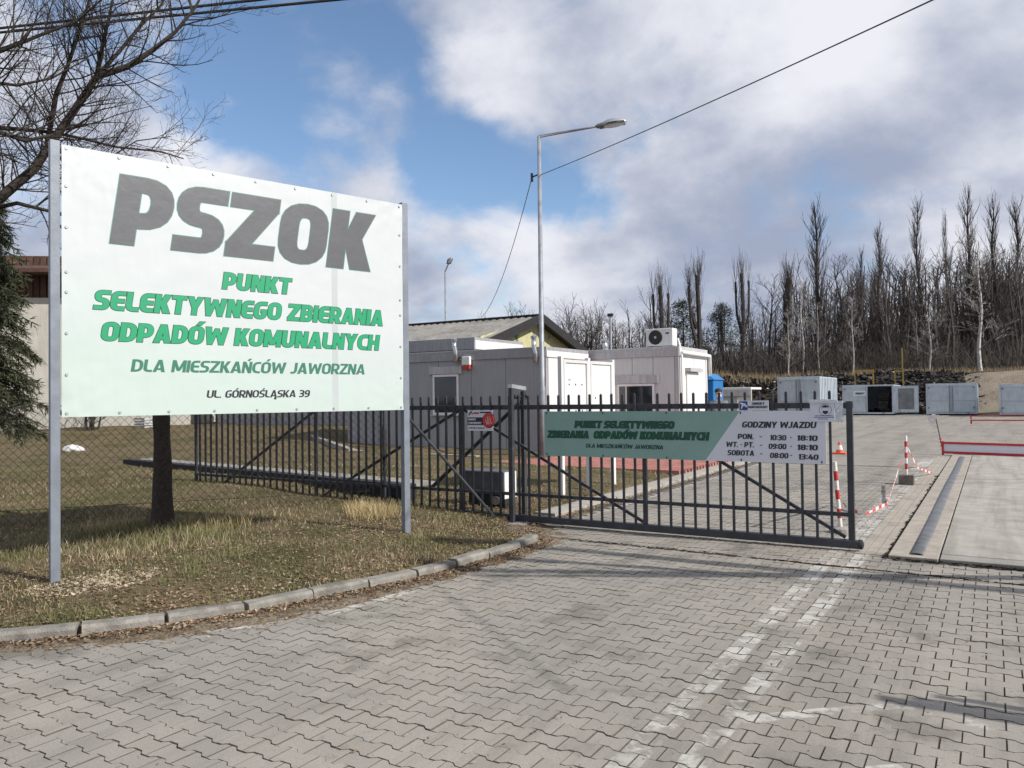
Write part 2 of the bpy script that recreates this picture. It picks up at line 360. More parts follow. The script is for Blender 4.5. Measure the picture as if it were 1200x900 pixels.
# ------------------------------------------------------------------ terrain
def H(x, y):
    h = -.05
    d = y+.12*x
    h += smooth((y-69)/9)*3.3+smooth((y-84)/120)*13*(.3+.7*smooth((x+34)/22))
    if y > 66: h += .5*fbm(x, y, .12)*smooth((y-68)/6)
    h += smooth((-x-60)/90)*7*smooth((y-30)/40)
    return h
def axis(lo, hi, step, far):
    a = []; v = lo
    while v <= hi: a.append(v); v += step
    s = step; v = hi
    while v < far: s *= 1.35; v += s; a.append(v)
    s = step; v = lo
    while v > -far: s *= 1.35; v -= s; a.insert(0, v)
    return a
gx = axis(-120, 90, 2.5, 3000); gy = axis(-10, 190, 2.5, 3000)
mb = MB(); nx = len(gx)
mb.v = [(x, y, H(x, y)) for y in gy for x in gx]
mb.f = [(j*nx+i, j*nx+i+1, (j+1)*nx+i+1, (j+1)*nx+i) for j in range(len(gy)-1) for i in range(nx-1)]
tag(mb.build('ground', M['terrain'], smooth=True), kind='structure')

# kerb line (back edge) and the edge of the paving
KB = [(-7.6, 1.0), (-6.4, 2.1), (-5.44, 3.10), (-5.16, 3.55), (-4.93, 4.04), (-4.79, 4.57), (-4.64, 5.06), (-4.52, 5.55), (-4.46, 6.05), (-4.43, 6.56), (-4.41, 7.13), (-4.44, 7.55)]
PE = [(-8.0, .4), (-6.4, 1.75), (-5.5, 2.6), (-4.95, 3.2), (-4.55, 3.85), (-4.38, 4.5), (-4.25, 5.3), (-4.17, 6.1), (-4.12, 7.0), (-4.2, 7.9), (-4.75, 8.9), (-4.82, 30)]
def interp(tab, y):
    if y <= tab[0][1]: return tab[0][0]
    for (x0, y0), (x1, y1) in zip(tab, tab[1:]):
        if y <= y1: return x0+(x1-x0)*(y-y0)/(y1-y0)
    return tab[-1][0]
LE = KB+[(-4.9, 7.9), (-5.32, 8.5), (-5.34, 19.5)]
def zl(x, y):          # lawn height
    e = interp(LE, y)-x
    h = .075+.05*smooth(e/1.5)+.015*fbm(x, y, 2.2)+.03*fbm(x, y, .5)
    h += .14*smooth((-x-8)/3)*smooth((y-6)/3)
    h += .42*smooth((y-17-.25*(x+12))/7)*smooth((-x-13.5)/3)
    if y > 15 and x > -13: h -= .10*smooth((y-15)/.3)*smooth((x+13)/.5)*(1 if y < 17.7 or x > -9.6 else 0)
    return h
mb = MB(); ys = [1.0+.16*i for i in range(60)]+[10.6+.45*i for i in range(90)]
NXL = 90
for y in ys:
    x1 = interp(LE, y)-.005
    if y > 19.5: x1 = -9.0
    for i in range(NXL):
        u = i/(NXL-1); x = x1-(u*6+u**3*54); mb.v.append((x, y, zl(x, y)-(.06 if i == 0 else 0)))
mb.f = [(j*NXL+i+1, j*NXL+i, (j+1)*NXL+i, (j+1)*NXL+i+1) for j in range(len(ys)-1) for i in range(NXL-1)]
tag(mb.build('lawn', M['lawn'], smooth=True), kind='structure')
# dirt strip by the kerb
mb = MB(); ds = [.8+.035*i for i in range(262)]; ND = 12
for y in ds:
    a = interp(LE, y)-.02; b2 = max(interp(PE, y)+.06+.05*fbm(y, 1, 1.7), a+.1)+.06
    if y > 8.4: b2 = min(b2, -4.80)
    for i in range(ND):
        u = i/(ND-1); x = a+(b2-a)*u; mb.v.append((x, y, .030-.042*u**1.6+.011*fbm(x, y, 7)+.006*fbm(x, y, 25)))
mb.f = [(j*ND+i, j*ND+i+1, (j+1)*ND+i+1, (j+1)*ND+i) for j in range(len(ds)-1) for i in range(ND-1)]
tag(mb.build('dirt_strip', M['dirt'], smooth=True), kind='structure')
# kerb stones
kerb = tag(bpy.data.objects.new('kerb', None), kind='structure'); COL.objects.link(kerb)
for i in range(len(KB)-1):
    a = Vector((*KB[i], 0)); b2 = Vector((*KB[i+1], 0)); d = (b2-a).normalized(); s_ = Vector((d.y, -d.x, 0))
    a += d*.006; b2 -= d*.008; wd = .13; tz = .088+random.uniform(-.008, .008); tilt = random.uniform(-.006, .006)
    lastn = i == len(KB)-2
    mbk = MB()
    e = .016
    prof = [(0, -.05), (0, tz-e), (e, tz), (wd-e, tz), (wd, tz-e*1.4), (wd+.004, -.05)]
    n = len(prof); N = 4; vs = []
    for k in range(N+1):
        p = a.lerp(b2, k/N)
        for (o_, z) in prof:
            q = p+s_*(o_+random.uniform(-.003, .003)); vs.append((q.x, q.y, z+tilt*(k/N-.5)*2+(random.uniform(-.003, .003) if z > 0 else 0)))
    fs = [(k*n+j, k*n+j+1, (k+1)*n+j+1, (k+1)*n+j) for k in range(N) for j in range(n-1)]
    fs += [tuple(range(n-1, -1, -1)), tuple(N*n+j for j in range(n))]
    mbk.add(vs, [f[::-1] for f in fs]); mbk.build('kerb_stone', M['kerb'], kerb)
# ------------------------------------------------------------------ paved road
def rect_sheet(name, x0, x1, y0, y1, z, m, parent=None):
    mb = MB(); mb.add([(x0, y0, z), (x1, y0, z), (x1, y1, z), (x0, y1, z)], [(0, 1, 2, 3)]); return mb.build(name, m, parent)
road = tag(rect_sheet('paved_road', -9, 9, -3, 19.2, -.008, M['joint']), kind='structure')
tag(rect_sheet('paved_yard', -60, 40, 19.2, 66.5, -.001, M['yard']), kind='structure')
tag(rect_sheet('far_roadway', 3.4, 40, -3, 19.2, -.003, M['yard']), kind='structure')
PS = .88; L2, WD, NR = .0983*PS, .0808*PS, .0560*PS; Q1, Q2 = .066*PS, .036*PS
out = [(-L2, -WD), (-Q1, -WD), (-Q2, -NR), (Q2, -NR), (Q1, -WD), (L2, -WD), (L2, WD), (Q1, WD), (Q2, NR), (-Q2, NR), (-Q1, WD), (-L2, WD)]
def paver_geo(cx, cy, dz=0, tx=0, ty=0):
    vs = []
    for k, (x, y) in enumerate(out):
        sx = .0026*(1 if x > 0 else -1); sy = .0026*(1 if y > 0 else -1)
        vs.append((cx+x-sx, cy+y-sy, dz+x*tx+y*ty))
    for x, y in out: vs.append((cx+x, cy+y, dz-.009+x*tx+y*ty))
    n = 12
    return vs, [tuple(range(n))]+[(n+i, n+(i+1) % n, (i+1) % n, i) for i in range(n)]
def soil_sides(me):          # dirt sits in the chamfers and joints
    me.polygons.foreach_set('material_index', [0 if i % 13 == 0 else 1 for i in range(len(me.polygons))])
cells = []
jr = 0; y = .9
while y < 19.1:
    off = .1*PS if jr % 2 else 0
    x = -8.6+off
    while x < 3.4:
        ok = x > interp(PE, y)-(.24 if y < 8.3 else .02) and x > interp(LE, y)+.24 and not (-.93 < x < 5 and y > 8.38) and not (x > -1.13 and y > 8.55)
        if ok: cells.append((x, y))
        x += .2*PS
    y += .14*PS; jr += 1
cells = [(x+random.uniform(-.0012, .0012), yy+random.uniform(-.0012, .0012)) for x, yy in cells]
def inview(x, y):
    v = Vector((x, y, -EYE)); z = v.dot(FW)
    return z > .5 and abs(v.dot(CR)/z) < .67 and abs(v.dot(CU)/z) < .5
vis = sorted([c for c in cells if inview(*c)], key=lambda c: c[0]**2+c[1]**2)
near = set(vis[:300])
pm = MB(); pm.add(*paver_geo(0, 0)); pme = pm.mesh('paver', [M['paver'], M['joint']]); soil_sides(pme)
for (x, y) in vis[:300]:
    put('paver', pme, road, (x, y, random.uniform(-.0025, .0025)), (random.uniform(-.013, .013), random.uniform(-.011, .011), random.uniform(-.004, .004)))
mb = MB()
for (x, y) in cells:
    if (x, y) in near: continue
    mb.add(*paver_geo(x, y, random.uniform(-.0025, .0025), random.uniform(-.011, .011), random.uniform(-.013, .013)))
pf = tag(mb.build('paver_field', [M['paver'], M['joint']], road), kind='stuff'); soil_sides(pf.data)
# drain groove across the drive just in front of the gate
# concrete gutter strips beside the weighbridge
gt = MB()
for x0, x1 in ((-1.215, -1.13), (-1.125, -1.03), (-1.025, -.93)):
    y = 8.56
    while y < 22: gt.box(x0, x1, y, y+.99, -.02, .006); y += 1.0
tag(gt.build('gutter', M['slab_b']), kind='structure')
# light concrete edging on the left of the drive beyond the gate
eg = bpy.data.objects.new('edging', None); COL.objects.link(eg); tag(eg, kind='structure')
y = 9.25; k = 0
em = MB(); em.box(-.16, .16, 0, .99, -.06, .05); eme = em.mesh('edging_stone', M['slab'])
while y < 21:
    put('edging_stone', eme, eg, (-5.17+.008*((k*7) % 3-1), y, .01), (0, 0, .004*((k*5) % 3-1))); y += 1.0; k += 1
# red paving by the cabins
rp = bpy.data.objects.new('red_pavement', MB().mesh('x', M['red_pave'])); 
mb = MB(); y = 15.2; j = 0
while y < 20.9:
    x = (-12 if y < 17.6 else -9.6)+(.1 if j % 2 else 0)
    while x < -5.45:
        mb.box(x+.004, x+.196, y+.004, y+.096, .03, .115+random.uniform(-.001, .001)); x += .2
    y += .1; j += 1
rp = mb.build('red_pavement', M['red_pave']); tag(rp, kind='structure')

# ------------------------------------------------------------------ weighbridge
wb = empty('weighbridge', (-.9, 8.45, 0), 'flat concrete weighbridge deck with a grey pipe along its left edge', 'weighbridge')
part('edge_slab', M['slab_b'], wb, lambda m: m.box(-.90, -.47, 8.45, 23.3, -.06, .035), bevel=.008)
part('deck', M['slab'], wb, lambda m: m.box(-.455, 3.3, 8.72, 23.3, -.06, .04), bevel=.006)
part('front_plate', M['concrete'], wb, lambda m: m.box(-.455, 3.3, 8.46, 8.71, -.06, .036), bevel=.006)
def halfpipe(m):
    pts = []; n = 8
    for k in range(n+1):
        a = pi*k/n; pts.append((cos(a)*.062, sin(a)*.020))
    inn = [(x*.86, z*.8) for x, z in pts]
    vs = []
    for j in range(9):
        y = 8.56+j*1.7
        xo = -.66+.005*sin(j*1.3)
        for (x, z) in pts: vs.append((xo+x, y, .036+z))
        for (x, z) in inn: vs.append((xo+x, y, .034+z))
    k = 2*(n+1); fs = []
    for j in range(8):
        for i in range(n): fs.append((j*k+i, j*k+i+1, (j+1)*k+i+1, (j+1)*k+i)); fs.append((j*k+n+1+i+1, j*k+n+1+i, (j+1)*k+n+1+i, (j+1)*k+n+1+i+1))
    for i in range(n): fs.append((i+1, i, n+1+i, n+1+i+1))
    m.add(vs, fs)
part('pipe', M['rail_grey'], wb, halfpipe, smooth=True)
wbb = empty('weighbridge_barrier', (-1.13, 22.5, 0), 'long grey board with red top and bottom edges at the near end of the yard', 'barrier board')
wbb['label'] = 'low grey board with broad red edges lying across the far end of the concrete deck'
A = G(1105, 533); B = Vector((3.6, A.y-1.35, 0)); A.z = 0; wbb.location = (A.x, A.y, 0)
dAB = (B-A).normalized()
for nm, z0, z1, mt, th in (('board_panel', .10, .29, 'print_white', .02), ('red_edge', .04, .10, 'red', .07), ('red_edge', .29, .345, 'red', .07)):
    part(nm, M[mt], wbb, lambda m: m.bar(A+Vector((0, 0, (z0+z1)/2)), B+Vector((0, 0, (z0+z1)/2)), th, z1-z0))
part('end_post', M['red'], wbb, lambda m: m.bar(A+Vector((0, 0, .0)), A+Vector((0, 0, .36)), .05, .05))
f0 = G(1137, 493); 
for yy, lab in ((47.5, 'thin red painted rail on the paving, nearer one of the far pair'), (56.5, 'thin red painted rail on the paving, farther one of the far pair')):
    a = PY(1137, 490, yy); r0 = empty('red_rail', (a.x, yy, 0), lab, 'rail')
    part('rail_bar', M['red'], r0, lambda m: m.box(a.x, a.x+16, yy-.04, yy+.04, .16, .22))
    for k in range(5): part('rail_foot', M['red'], r0, lambda m: m.box(a.x+k*3.8, a.x+k*3.8+.08, yy-.04, yy+.04, -.01, .158))

# ------------------------------------------------------------------ stroke lettering
def rounded(pts, r, closed):
    res = []; n = len(pts)
    for i in range(n):
        p = pts[i]
        if not closed and i in (0, n-1): res.append(p); continue
        a = pts[i-1]; b = pts[(i+1) % n]
        da = (a[0]-p[0], a[1]-p[1]); db = (b[0]-p[0], b[1]-p[1]); la = math.hypot(*da); lb = math.hypot(*db)
        lim_a = la*(.5 if (closed or i-1 > 0) else .98); lim_b = lb*(.5 if (closed or i+1 < n-1) else .98)
        rr = min(r, lim_a, lim_b)
        s0 = (p[0]+da[0]/la*rr, p[1]+da[1]/la*rr); s1 = (p[0]+db[0]/lb*rr, p[1]+db[1]/lb*rr)
        for k in range(6):
            t = k/5; res.append(((1-t)**2*s0[0]+2*t*(1-t)*p[0]+t*t*s1[0], (1-t)**2*s0[1]+2*t*(1-t)*p[1]+t*t*s1[1]))
    o = [res[0]]
    for q in res[1:]:
        if math.hypot(q[0]-o[-1][0], q[1]-o[-1][1]) > 1e-4: o.append(q)
    return o
def glyph(ch, sv, sh):
    a = sv/2; b = sh/2
    R = lambda x0, y0, x1, y1: ('poly', [(x0, y0), (x1, y0), (x1, y1), (x0, y1)])
    Pp = lambda *p: ('poly', list(p))
    C = lambda pts, r=.3: ('path', rounded(pts, r, True), True)
    O = lambda pts, r=.3: ('path', rounded(pts, r, False), False)
    acc = None
    if ch in 'ÓŃŚ': acc = ch; ch = {'Ó': 'O', 'Ń': 'N', 'Ś': 'S'}[ch]
    og = ch == 'Ą'
    if og: ch = 'A'
    k = sv*1.08
    if ch == 'P': wd = .40+sv*1.15; s = [R(0, 0, sv, 1), O([(a, .34+b*.2), (wd-a, .34+b*.2), (wd-a, 1-b), (a, 1-b)])]
    elif ch == 'R': wd = .42+sv*1.15; s = [R(0, 0, sv, 1), O([(a, .38+b*.2), (wd-a, .38+b*.2), (wd-a, 1-b), (a, 1-b)]), Pp((wd*.34, .4), (wd-k, 0), (wd+.03, 0), (wd*.34+k, .42))]
    elif ch == 'B': wd = .42+sv*1.15; s = [R(0, 0, sv, 1), O([(a, b), (wd-a, b), (wd-a, .51), (a, .51)], .22), O([(a, .51), (wd-a*1.15, .51), (wd-a*1.15, 1-b), (a, 1-b)], .22)]
    elif ch == 'D': wd = .44+sv*1.15; s = [R(0, 0, sv, 1), O([(a, b), (wd-a, b), (wd-a, 1-b), (a, 1-b)], .34)]
    elif ch in 'O0': wd = (.46 if ch == 'O' else .40)+sv*1.15; s = [C([(a, b), (wd-a, b), (wd-a, 1-b), (a, 1-b)], .34)]
    elif ch == 'U': wd = .44+sv*1.15; s = [O([(a, 1), (a, b), (wd-a, b), (wd-a, 1)], .32)]
    elif ch == 'C': wd = .36+sv*1.1; s = [O([(wd, b), (a, b), (a, 1-b), (wd, 1-b)], .34)]
    elif ch == 'G': wd = .42+sv*1.15; s = [O([(wd-.03, 1-b), (a, 1-b), (a, b), (wd-a, b), (wd-a, .55)], .32), R(wd*.52, .55-sh*.9, wd-a, .55)]
    elif ch == 'S': wd = .36+sv*1.15; s = [O([(0, b), (wd-a, b), (wd-a, .5-b*.15), (a, .5+b*.15), (a, 1-b), (wd, 1-b)], .2)]
    elif ch == 'E': wd = .34+sv*1.1; s = [O([(wd, b), (a, b), (a, 1-b), (wd, 1-b)], .24), R(a, .5-b, wd*.94, .5+b)]
    elif ch == 'L': wd = .30+sv*1.1; s = [O([(a, 1), (a, b), (wd, b)], .24)]
    elif ch == 'T': wd = .42+sv*1.1; s = [R(0, 1-sh, wd, 1), R(wd/2-a, 0, wd/2+a, 1-sh*.5)]
    elif ch == 'I': wd = sv; s = [R(0, 0, sv, 1)]
    elif ch == 'H': wd = .44+sv*1.15; s = [R(0, 0, sv, 1), R(wd-sv, 0, wd, 1), R(a, .5-b, wd-a, .5+b)]
    elif ch == 'N': wd = .42+sv*1.15; s = [R(0, 0, sv*.9, 1), R(wd-sv*.95, 0, wd, 1), Pp((0, 1), (wd-k, 0), (wd, 0), (k, 1))]
    elif ch == 'M': wd = .62+sv*1.3; s = [R(0, 0, sv*.95, 1), R(wd-sv*.95, 0, wd, 1), Pp((0, 1), (wd/2-a, .12), (wd/2+a*.8, .12), (k, 1)), Pp((wd-k, 1), (wd/2-a*.8, .12), (wd/2+a, .12), (wd, 1))]
    elif ch == 'K': wd = .42+sv*1.2; s = [R(0, 0, sv, 1), Pp((sv*.7, .42), (sv*1.75, .42), (wd, 1), (wd-k*1.1, 1)), Pp((sv*.75, .60), (wd-k*1.1, 0), (wd+.02, 0), (sv*1.85, .60))]
    elif ch == 'A': wd = .50+sv*1.2; s = [Pp((0, 0), (k, 0), (wd/2+a*.7, 1), (wd/2-a*1.1, 1)), Pp((wd-k, 0), (wd, 0), (wd/2+a*1.1, 1), (wd/2-a*.7, 1)), R(wd*.2, .17, wd*.8, .17+sh*.85)]
    elif ch == 'Y': wd = .46+sv*1.2; s = [Pp((0, 1), (wd/2-a, .38), (wd/2+a*.9, .38), (k, 1)), Pp((wd-k, 1), (wd/2-a*.9, .38), (wd/2+a, .38), (wd, 1)), R(wd/2-a, 0, wd/2+a, .46)]
    elif ch == 'W':
        wd = .72+sv*1.7; q = wd/4
        s = [Pp((0, 1), (q-a*.9, 0), (q+a*.9, 0), (k, 1)), Pp((q-a*.9, 0), (q+a*.9, 0), (2*q+a*.8, .92), (2*q-a*.8, .92)), Pp((2*q-a*.8, .92), (3*q-a*.9, 0), (3*q+a*.9, 0), (2*q+a*.8, .92)), Pp((3*q-a*.9, 0), (3*q+a*.9, 0), (wd, 1), (wd-k, 1))]
    elif ch == 'Z': wd = .42+sv*1.1; s = [R(0, 1-sh, wd, 1), R(0, 0, wd, sh), Pp((0, sh*.95), (k*1.15, sh*.95), (wd, 1-sh*.95), (wd-k*1.15, 1-sh*.95))]
    elif ch == 'J': wd = .24+sv*1.1; s = [O([(0, b), (wd-a, b), (wd-a, 1)], .24)]
    elif ch == '1': wd = .13+sv; s = [R(wd-sv, 0, wd, 1), Pp((.03, .66), (wd-sv*.8, .80), (wd-sv*.8, 1), (.03, .84))]
    elif ch == '3': wd = .34+sv*1.1; s = [O([(0, b), (wd-a, b), (wd-a, .5), (.08, .5)], .2), O([(.08, .52), (wd-a*1.1, .52), (wd-a*1.1, 1-b), (0, 1-b)], .2)]
    elif ch == '4': wd = .42+sv*1.1; s = [R(wd*.58, 0, wd*.58+sv, .62), R(0, .2, wd, .2+sh*.9), Pp((0, .22), (k, .22), (wd*.5+k*.6, 1), (wd*.5-k*.4, 1))]
    elif ch == '8': wd = .38+sv*1.1; s = [C([(a, b), (wd-a, b), (wd-a, .51), (a, .51)], .22), C([(a*1.1, .51), (wd-a*1.1, .51), (wd-a*1.1, 1-b), (a*1.1, 1-b)], .22)]
    elif ch == '9': wd = .38+sv*1.1; s = [C([(a, .44), (wd-a, .44), (wd-a, 1-b), (a, 1-b)], .24), O([(wd-a, .7), (wd-a, b), (.05, b)], .26)]
    elif ch == '.': wd = sv*.9; s = [R(0, 0, sv*.9, sh)]
    elif ch == ':': wd = sv*.9; s = [R(0, .12, sv*.9, .12+sh), R(0, .62, sv*.9, .62+sh)]
    elif ch == '-': wd = .26; s = [R(0, .42, .26, .42+sh*.75)]
    elif ch == '–': wd = .32; s = [R(0, .42, .32, .42+sh*.75)]
    else: wd = .30; s = []
    if acc: s.append(Pp((wd*.42, 1.07), (wd*.42+sv*.85, 1.07), (wd*.5+sv*1.35, 1.07+.2), (wd*.5+sv*.3, 1.07+.2)))
    if og: s.append(O([(wd-a*.8, .0), (wd-a*2.2, -.12), (wd-a*1.6, -.22), (wd, -.2)], .08))
    return wd, s
def offset_poly(p, g):
    ar = sum(p[i][0]*p[(i+1) % len(p)][1]-p[(i+1) % len(p)][0]*p[i][1] for i in range(len(p)))
    sg = 1 if ar > 0 else -1; res = []; n = len(p)
    for i in range(n):
        a = Vector(p[i-1]); b = Vector(p[i]); c = Vector(p[(i+1) % n])
        d0 = (b-a).normalized(); d1 = (c-b).normalized(); n0 = Vector((d0.y, -d0.x))*sg; n1 = Vector((d1.y, -d1.x))*sg
        m = n0+n1; l2 = max(m.dot(n0), .35); res.append(tuple(b+m*(g/l2)))
    return res
def stroke_quads(pts, closed, hx, hy, g):
    n = len(pts); q = [Vector((x/hx, y/hy)) for x, y in pts]
    if not closed and g:
        d = (Vector(pts[0])-Vector(pts[1])).normalized()*g; q[0] = Vector(((pts[0][0]+d.x)/hx, (pts[0][1]+d.y)/hy))
        d = (Vector(pts[-1])-Vector(pts[-2])).normalized()*g; q[-1] = Vector(((pts[-1][0]+d.x)/hx, (pts[-1][1]+d.y)/hy))
    L = []; Rr = []
    for i in range(n):
        if closed: a = q[i-1]; c = q[(i+1) % n]
        else: a = q[max(i-1, 0)]; c = q[min(i+1, n-1)]
        b = q[i]; d0 = (b-a) if (b-a).length > 1e-9 else (c-b); d1 = (c-b) if (c-b).length > 1e-9 else (b-a)
        d0 = d0.normalized(); d1 = d1.normalized(); n0 = Vector((-d0.y, d0.x)); n1 = Vector((-d1.y, d1.x)); m = n0+n1
        m = m/max(m.dot(n0), .5)
        L.append(((b+m).x*hx, (b+m).y*hy)); Rr.append(((b-m).x*hx, (b-m).y*hy))
    return L, Rr
def write(name, s, parent, org, ux, uz, nrm, width, cap, sv, sh, m, grow=0, depth=0.0, shear=.16, gap=.045, fitx=True, condense=None):
    """one line of print: org = left end of the base line, ux/uz unit vectors on the sign, nrm out of it"""
    lay = []; x = 0
    for ch in s:
        wd, st = glyph(ch, sv, sh); lay.append((x, st)); x += wd+gap
    tot = x-gap; kx = width/(tot*cap) if fitx else 1.0
    mb = MB(parent.location); cnt = 0; me_ = None
    def P3(px, py, l): return org+ux*((px*kx+py*shear)*cap)+uz*(py*cap)+nrm*(depth+l*.00011)
    for x0, st in lay:
        if not st: continue
        mb = MB(parent.location)
        for q in st:
            cnt += 1; l = cnt % 13
            if q[0] == 'poly':
                p = offset_poly(q[1], grow) if grow else q[1]
                vs = [P3(x0+a, b, l) for a, b in p]; mb.add(vs, [tuple(range(len(vs)))])
            else:
                L, Rr = stroke_quads(q[1], q[2], sv/2+grow, sh/2+grow, grow); n = len(L)
                vs = [P3(x0+a, b, l) for a, b in L]+[P3(x0+a, b, l) for a, b in Rr]
                mb.add(vs, [(i, (i+1) % n, n+(i+1) % n, n+i) for i in range(n if q[2] else n-1)])
        mb.build(name, m, parent)

# ------------------------------------------------------------------ the big board
bL = G(66, 684, .1); bR = G(475, 631, .05); bL.z = bR.z = 0
bd = (bR-bL).normalized(); bn = Vector((bd.y, -bd.x, 0)); LEN = (bR-bL).length
def BP(u, z, n=0.0): return bL+bd*u+bn*n+Vector((0, 0, z))
board = empty('sign_board', (bL.x, bL.y, 0), 'large white sign board reading PSZOK in grey letters on two posts in the grass', 'sign board')
for nm, u, zb in (('post', -.012, -.05), ('post', LEN+.012, -.05)):
    part(nm, M['post_steel'], board, lambda m: m.bar(BP(u, zb), BP(u, 3.83), .075, .075, up=bd), bevel=.004)
for z in (1.53, 2.65, 3.76): part('cross_rail', M['post_steel'], board, lambda m: m.bar(BP(.03, z, -.01), BP(LEN-.03, z, -.01), .04, .04))
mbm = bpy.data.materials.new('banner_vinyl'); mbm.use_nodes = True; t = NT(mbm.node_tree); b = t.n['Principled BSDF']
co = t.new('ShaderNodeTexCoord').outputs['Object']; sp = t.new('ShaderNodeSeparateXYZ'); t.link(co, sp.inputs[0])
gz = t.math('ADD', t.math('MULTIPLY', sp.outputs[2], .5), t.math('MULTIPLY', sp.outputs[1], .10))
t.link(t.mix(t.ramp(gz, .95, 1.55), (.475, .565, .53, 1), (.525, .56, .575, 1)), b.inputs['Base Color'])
b.inputs['Roughness'].default_value = .42
def wr(c0, c1, s): 
    mp = t.new('ShaderNodeMapping'); mp.inputs['Scale'].default_value = c0; mp.inputs['Rotation'].default_value = c1; t.link(co, mp.inputs[0]); return t.noise(mp.outputs[0], s, 3, .5)
hgt = t.math('ADD', t.math('MULTIPLY', wr((1, 1, .35), (.5, 0, 0), 2.2), 1.0), t.math('MULTIPLY', wr((1, .8, 1.3), (-.6, 0, 0), 1.1), .8))
bnn = t.new('ShaderNodeBump'); bnn.inputs['Strength'].default_value = .5; bnn.inputs['Distance'].default_value = .04; t.link(hgt, bnn.inputs['Height']); t.link(bnn.outputs[0], b.inputs['Normal'])
Z0, Z1 = 1.493, 3.80
def sheet(m):
    NU, NZ = 70, 40; F = .042
    def dn(u, v):        # gentle pull towards the eyelets and the welded seam
        r = 0
        for cu, cv in ((0, 1), (1, 1), (0, 0), (1, 0)):
            du = (u/LEN-cu)*LEN; dv = (v-cv)*2.3; d = math.hypot(du, dv); an = math.atan2(dv, du)
            r += .009*math.sin(an*15)*math.exp(-(d/.30)**2)*min(1, d/.08)
        return r
    vs = [BP(.035+(LEN-.065)*i/NU, Z0+(Z1-Z0)*j/NZ, F+dn(LEN*i/NU, j/NZ)) for j in range(NZ+1) for i in range(NU+1)]
    m.add(vs, [(j*(NU+1)+i, j*(NU+1)+i+1, (j+1)*(NU+1)+i+1, (j+1)*(NU+1)+i) for j in range(NZ) for i in range(NU)])
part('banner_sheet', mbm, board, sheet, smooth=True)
part('weld_seam', mat('banner_seam', (.44, .48, .49), .5, .04, 3), board, lambda m: [m.add([BP(a, Z0+.005, .0425+n0), BP(b, Z0+.005, .0425+n1), BP(b, Z1-.005, .0425+n1), BP(a, Z1-.005, .0425+n0)], [(0, 1, 2, 3)]) for a, b, n0, n1 in ((2.535, 2.537, -.0005, .0003), (2.537, 2.60, .0003, .0004), (2.60, 2.602, .0004, -.0005))])
part('backing_sheet', M['galv'], board, lambda m: m.bar(BP(.04, (Z0+Z1)/2, .024), BP(LEN-.04, (Z0+Z1)/2, .024), .012, Z1-Z0-.03))
N_ = .0446
for s, u0, u1, z, cap, sv, sh, mi, gr, me, shr in (
    ('PSZOK', .405, 3.065, 3.005, .622, .300, .225, 'ink_grey', .012, 'ink_edge', .14),
    ('PUNKT', 1.382, 2.095, 2.683, .163, .272, .21, 'ink_green', .028, 'ink_dk', .14),
    ('SELEKTYWNEGO ZBIERANIA', .272, 3.165, 2.418, .170, .272, .21, 'ink_green', .028, 'ink_dk', .14),
    ('ODPADÓW KOMUNALNYCH', .328, 3.11, 2.148, .166, .272, .21, 'ink_green', .028, 'ink_dk', .14),
    ('DLA MIESZKAŃCÓW JAWORZNA', .572, 2.932, 1.884, .110, .20, .165, 'ink_teal', 0, None, .16),
    ('UL. GÓRNOŚLĄSKA 39', 1.232, 2.283, 1.646, .071, .185, .155, 'ink_black', 0, None, .16)):
    if me: write('letter_edge', s, board, BP(u0, z, N_-.0017), bd, UZ, bn, u1-u0-cap*shr, cap, sv, sh, M[me], grow=gr, shear=shr)
    write('letter', s, board, BP(u0, z, N_), bd, UZ, bn, u1-u0-cap*shr, cap, sv, sh, M[mi], shear=shr)
emb = MB()
for k in range(10): a = 2*pi*k/10; emb.v.append((.013*cos(a), .013*sin(a), 0))
for k in range(10): a = 2*pi*k/10; emb.v.append((.010*cos(a), .010*sin(a), .006))
emb.f = [(k, (k+1) % 10, 10+(k+1) % 10, 10+k) for k in range(10)]+[tuple(range(10, 20))]
eye = emb.mesh('eyelet', M['galv'])
eq = bn.to_track_quat('Z', 'Y').to_euler()
eyes = [(.07+(LEN-.135)*k/8, z) for k in range(9) for z in (Z0+.03, Z1-.03)]+[(u, z) for u in (.07, LEN-.065) for z in (1.85, 2.2, 2.55, 2.72, 3.1, 3.45)]
for u, z in eyes: put('eyelet', eye, board, BP(u, z, .046)-board.location, eq)

# ------------------------------------------------------------------ sliding gate
GY = 8.68
gate = empty('sliding_gate', (-6.4, GY, 0), 'long dark grey metal sliding gate with vertical bars closing the drive', 'gate')
DS = M['dark_steel']
part('top_rail', DS, gate, lambda m: m.box(-11.75, -1.22, GY-.02, GY+.02, 1.462, 1.522), bevel=.003)
part('lower_rail', DS, gate, lambda m: m.box(-11.75, -1.26, GY-.018, GY+.018, .35, .39))
part('bottom_beam', DS, gate, lambda m: m.box(-11.8, -1.19, GY-.045, GY+.045, .030, .112), bevel=.006)
part('end_buffer', M['black'], gate, lambda m: m.lathe((-1.19, GY, .072), [(.045, -.01), (.052, .01), (.045, .035), (.02, .045)], 14, 'x'))
pk = MB(); pk.box(-.0125, .0125, -.0125, .0125, .112, 1.635); pk.add([(-.0125, -.0125, 1.635), (.0125, -.0125, 1.635), (.0125, .0125, 1.635), (-.0125, .0125, 1.635), (0, 0, 1.652)], [(0, 1, 4), (1, 2, 4), (2, 3, 4), (3, 0, 4)])
pme2 = pk.mesh('picket', DS)
stile = [-11.72, -8.86, -6.14, -3.50]
for s in stile: part('stile', DS, gate, lambda m: m.box(s-.026, s+.026, GY-.0165, GY+.0165, .112, 1.462), bevel=.002)
part('stile', DS, gate, lambda m: m.box(-1.285, -1.225, GY-.03, GY+.03, .112, 1.535), bevel=.003)
x = -11.72+.1448
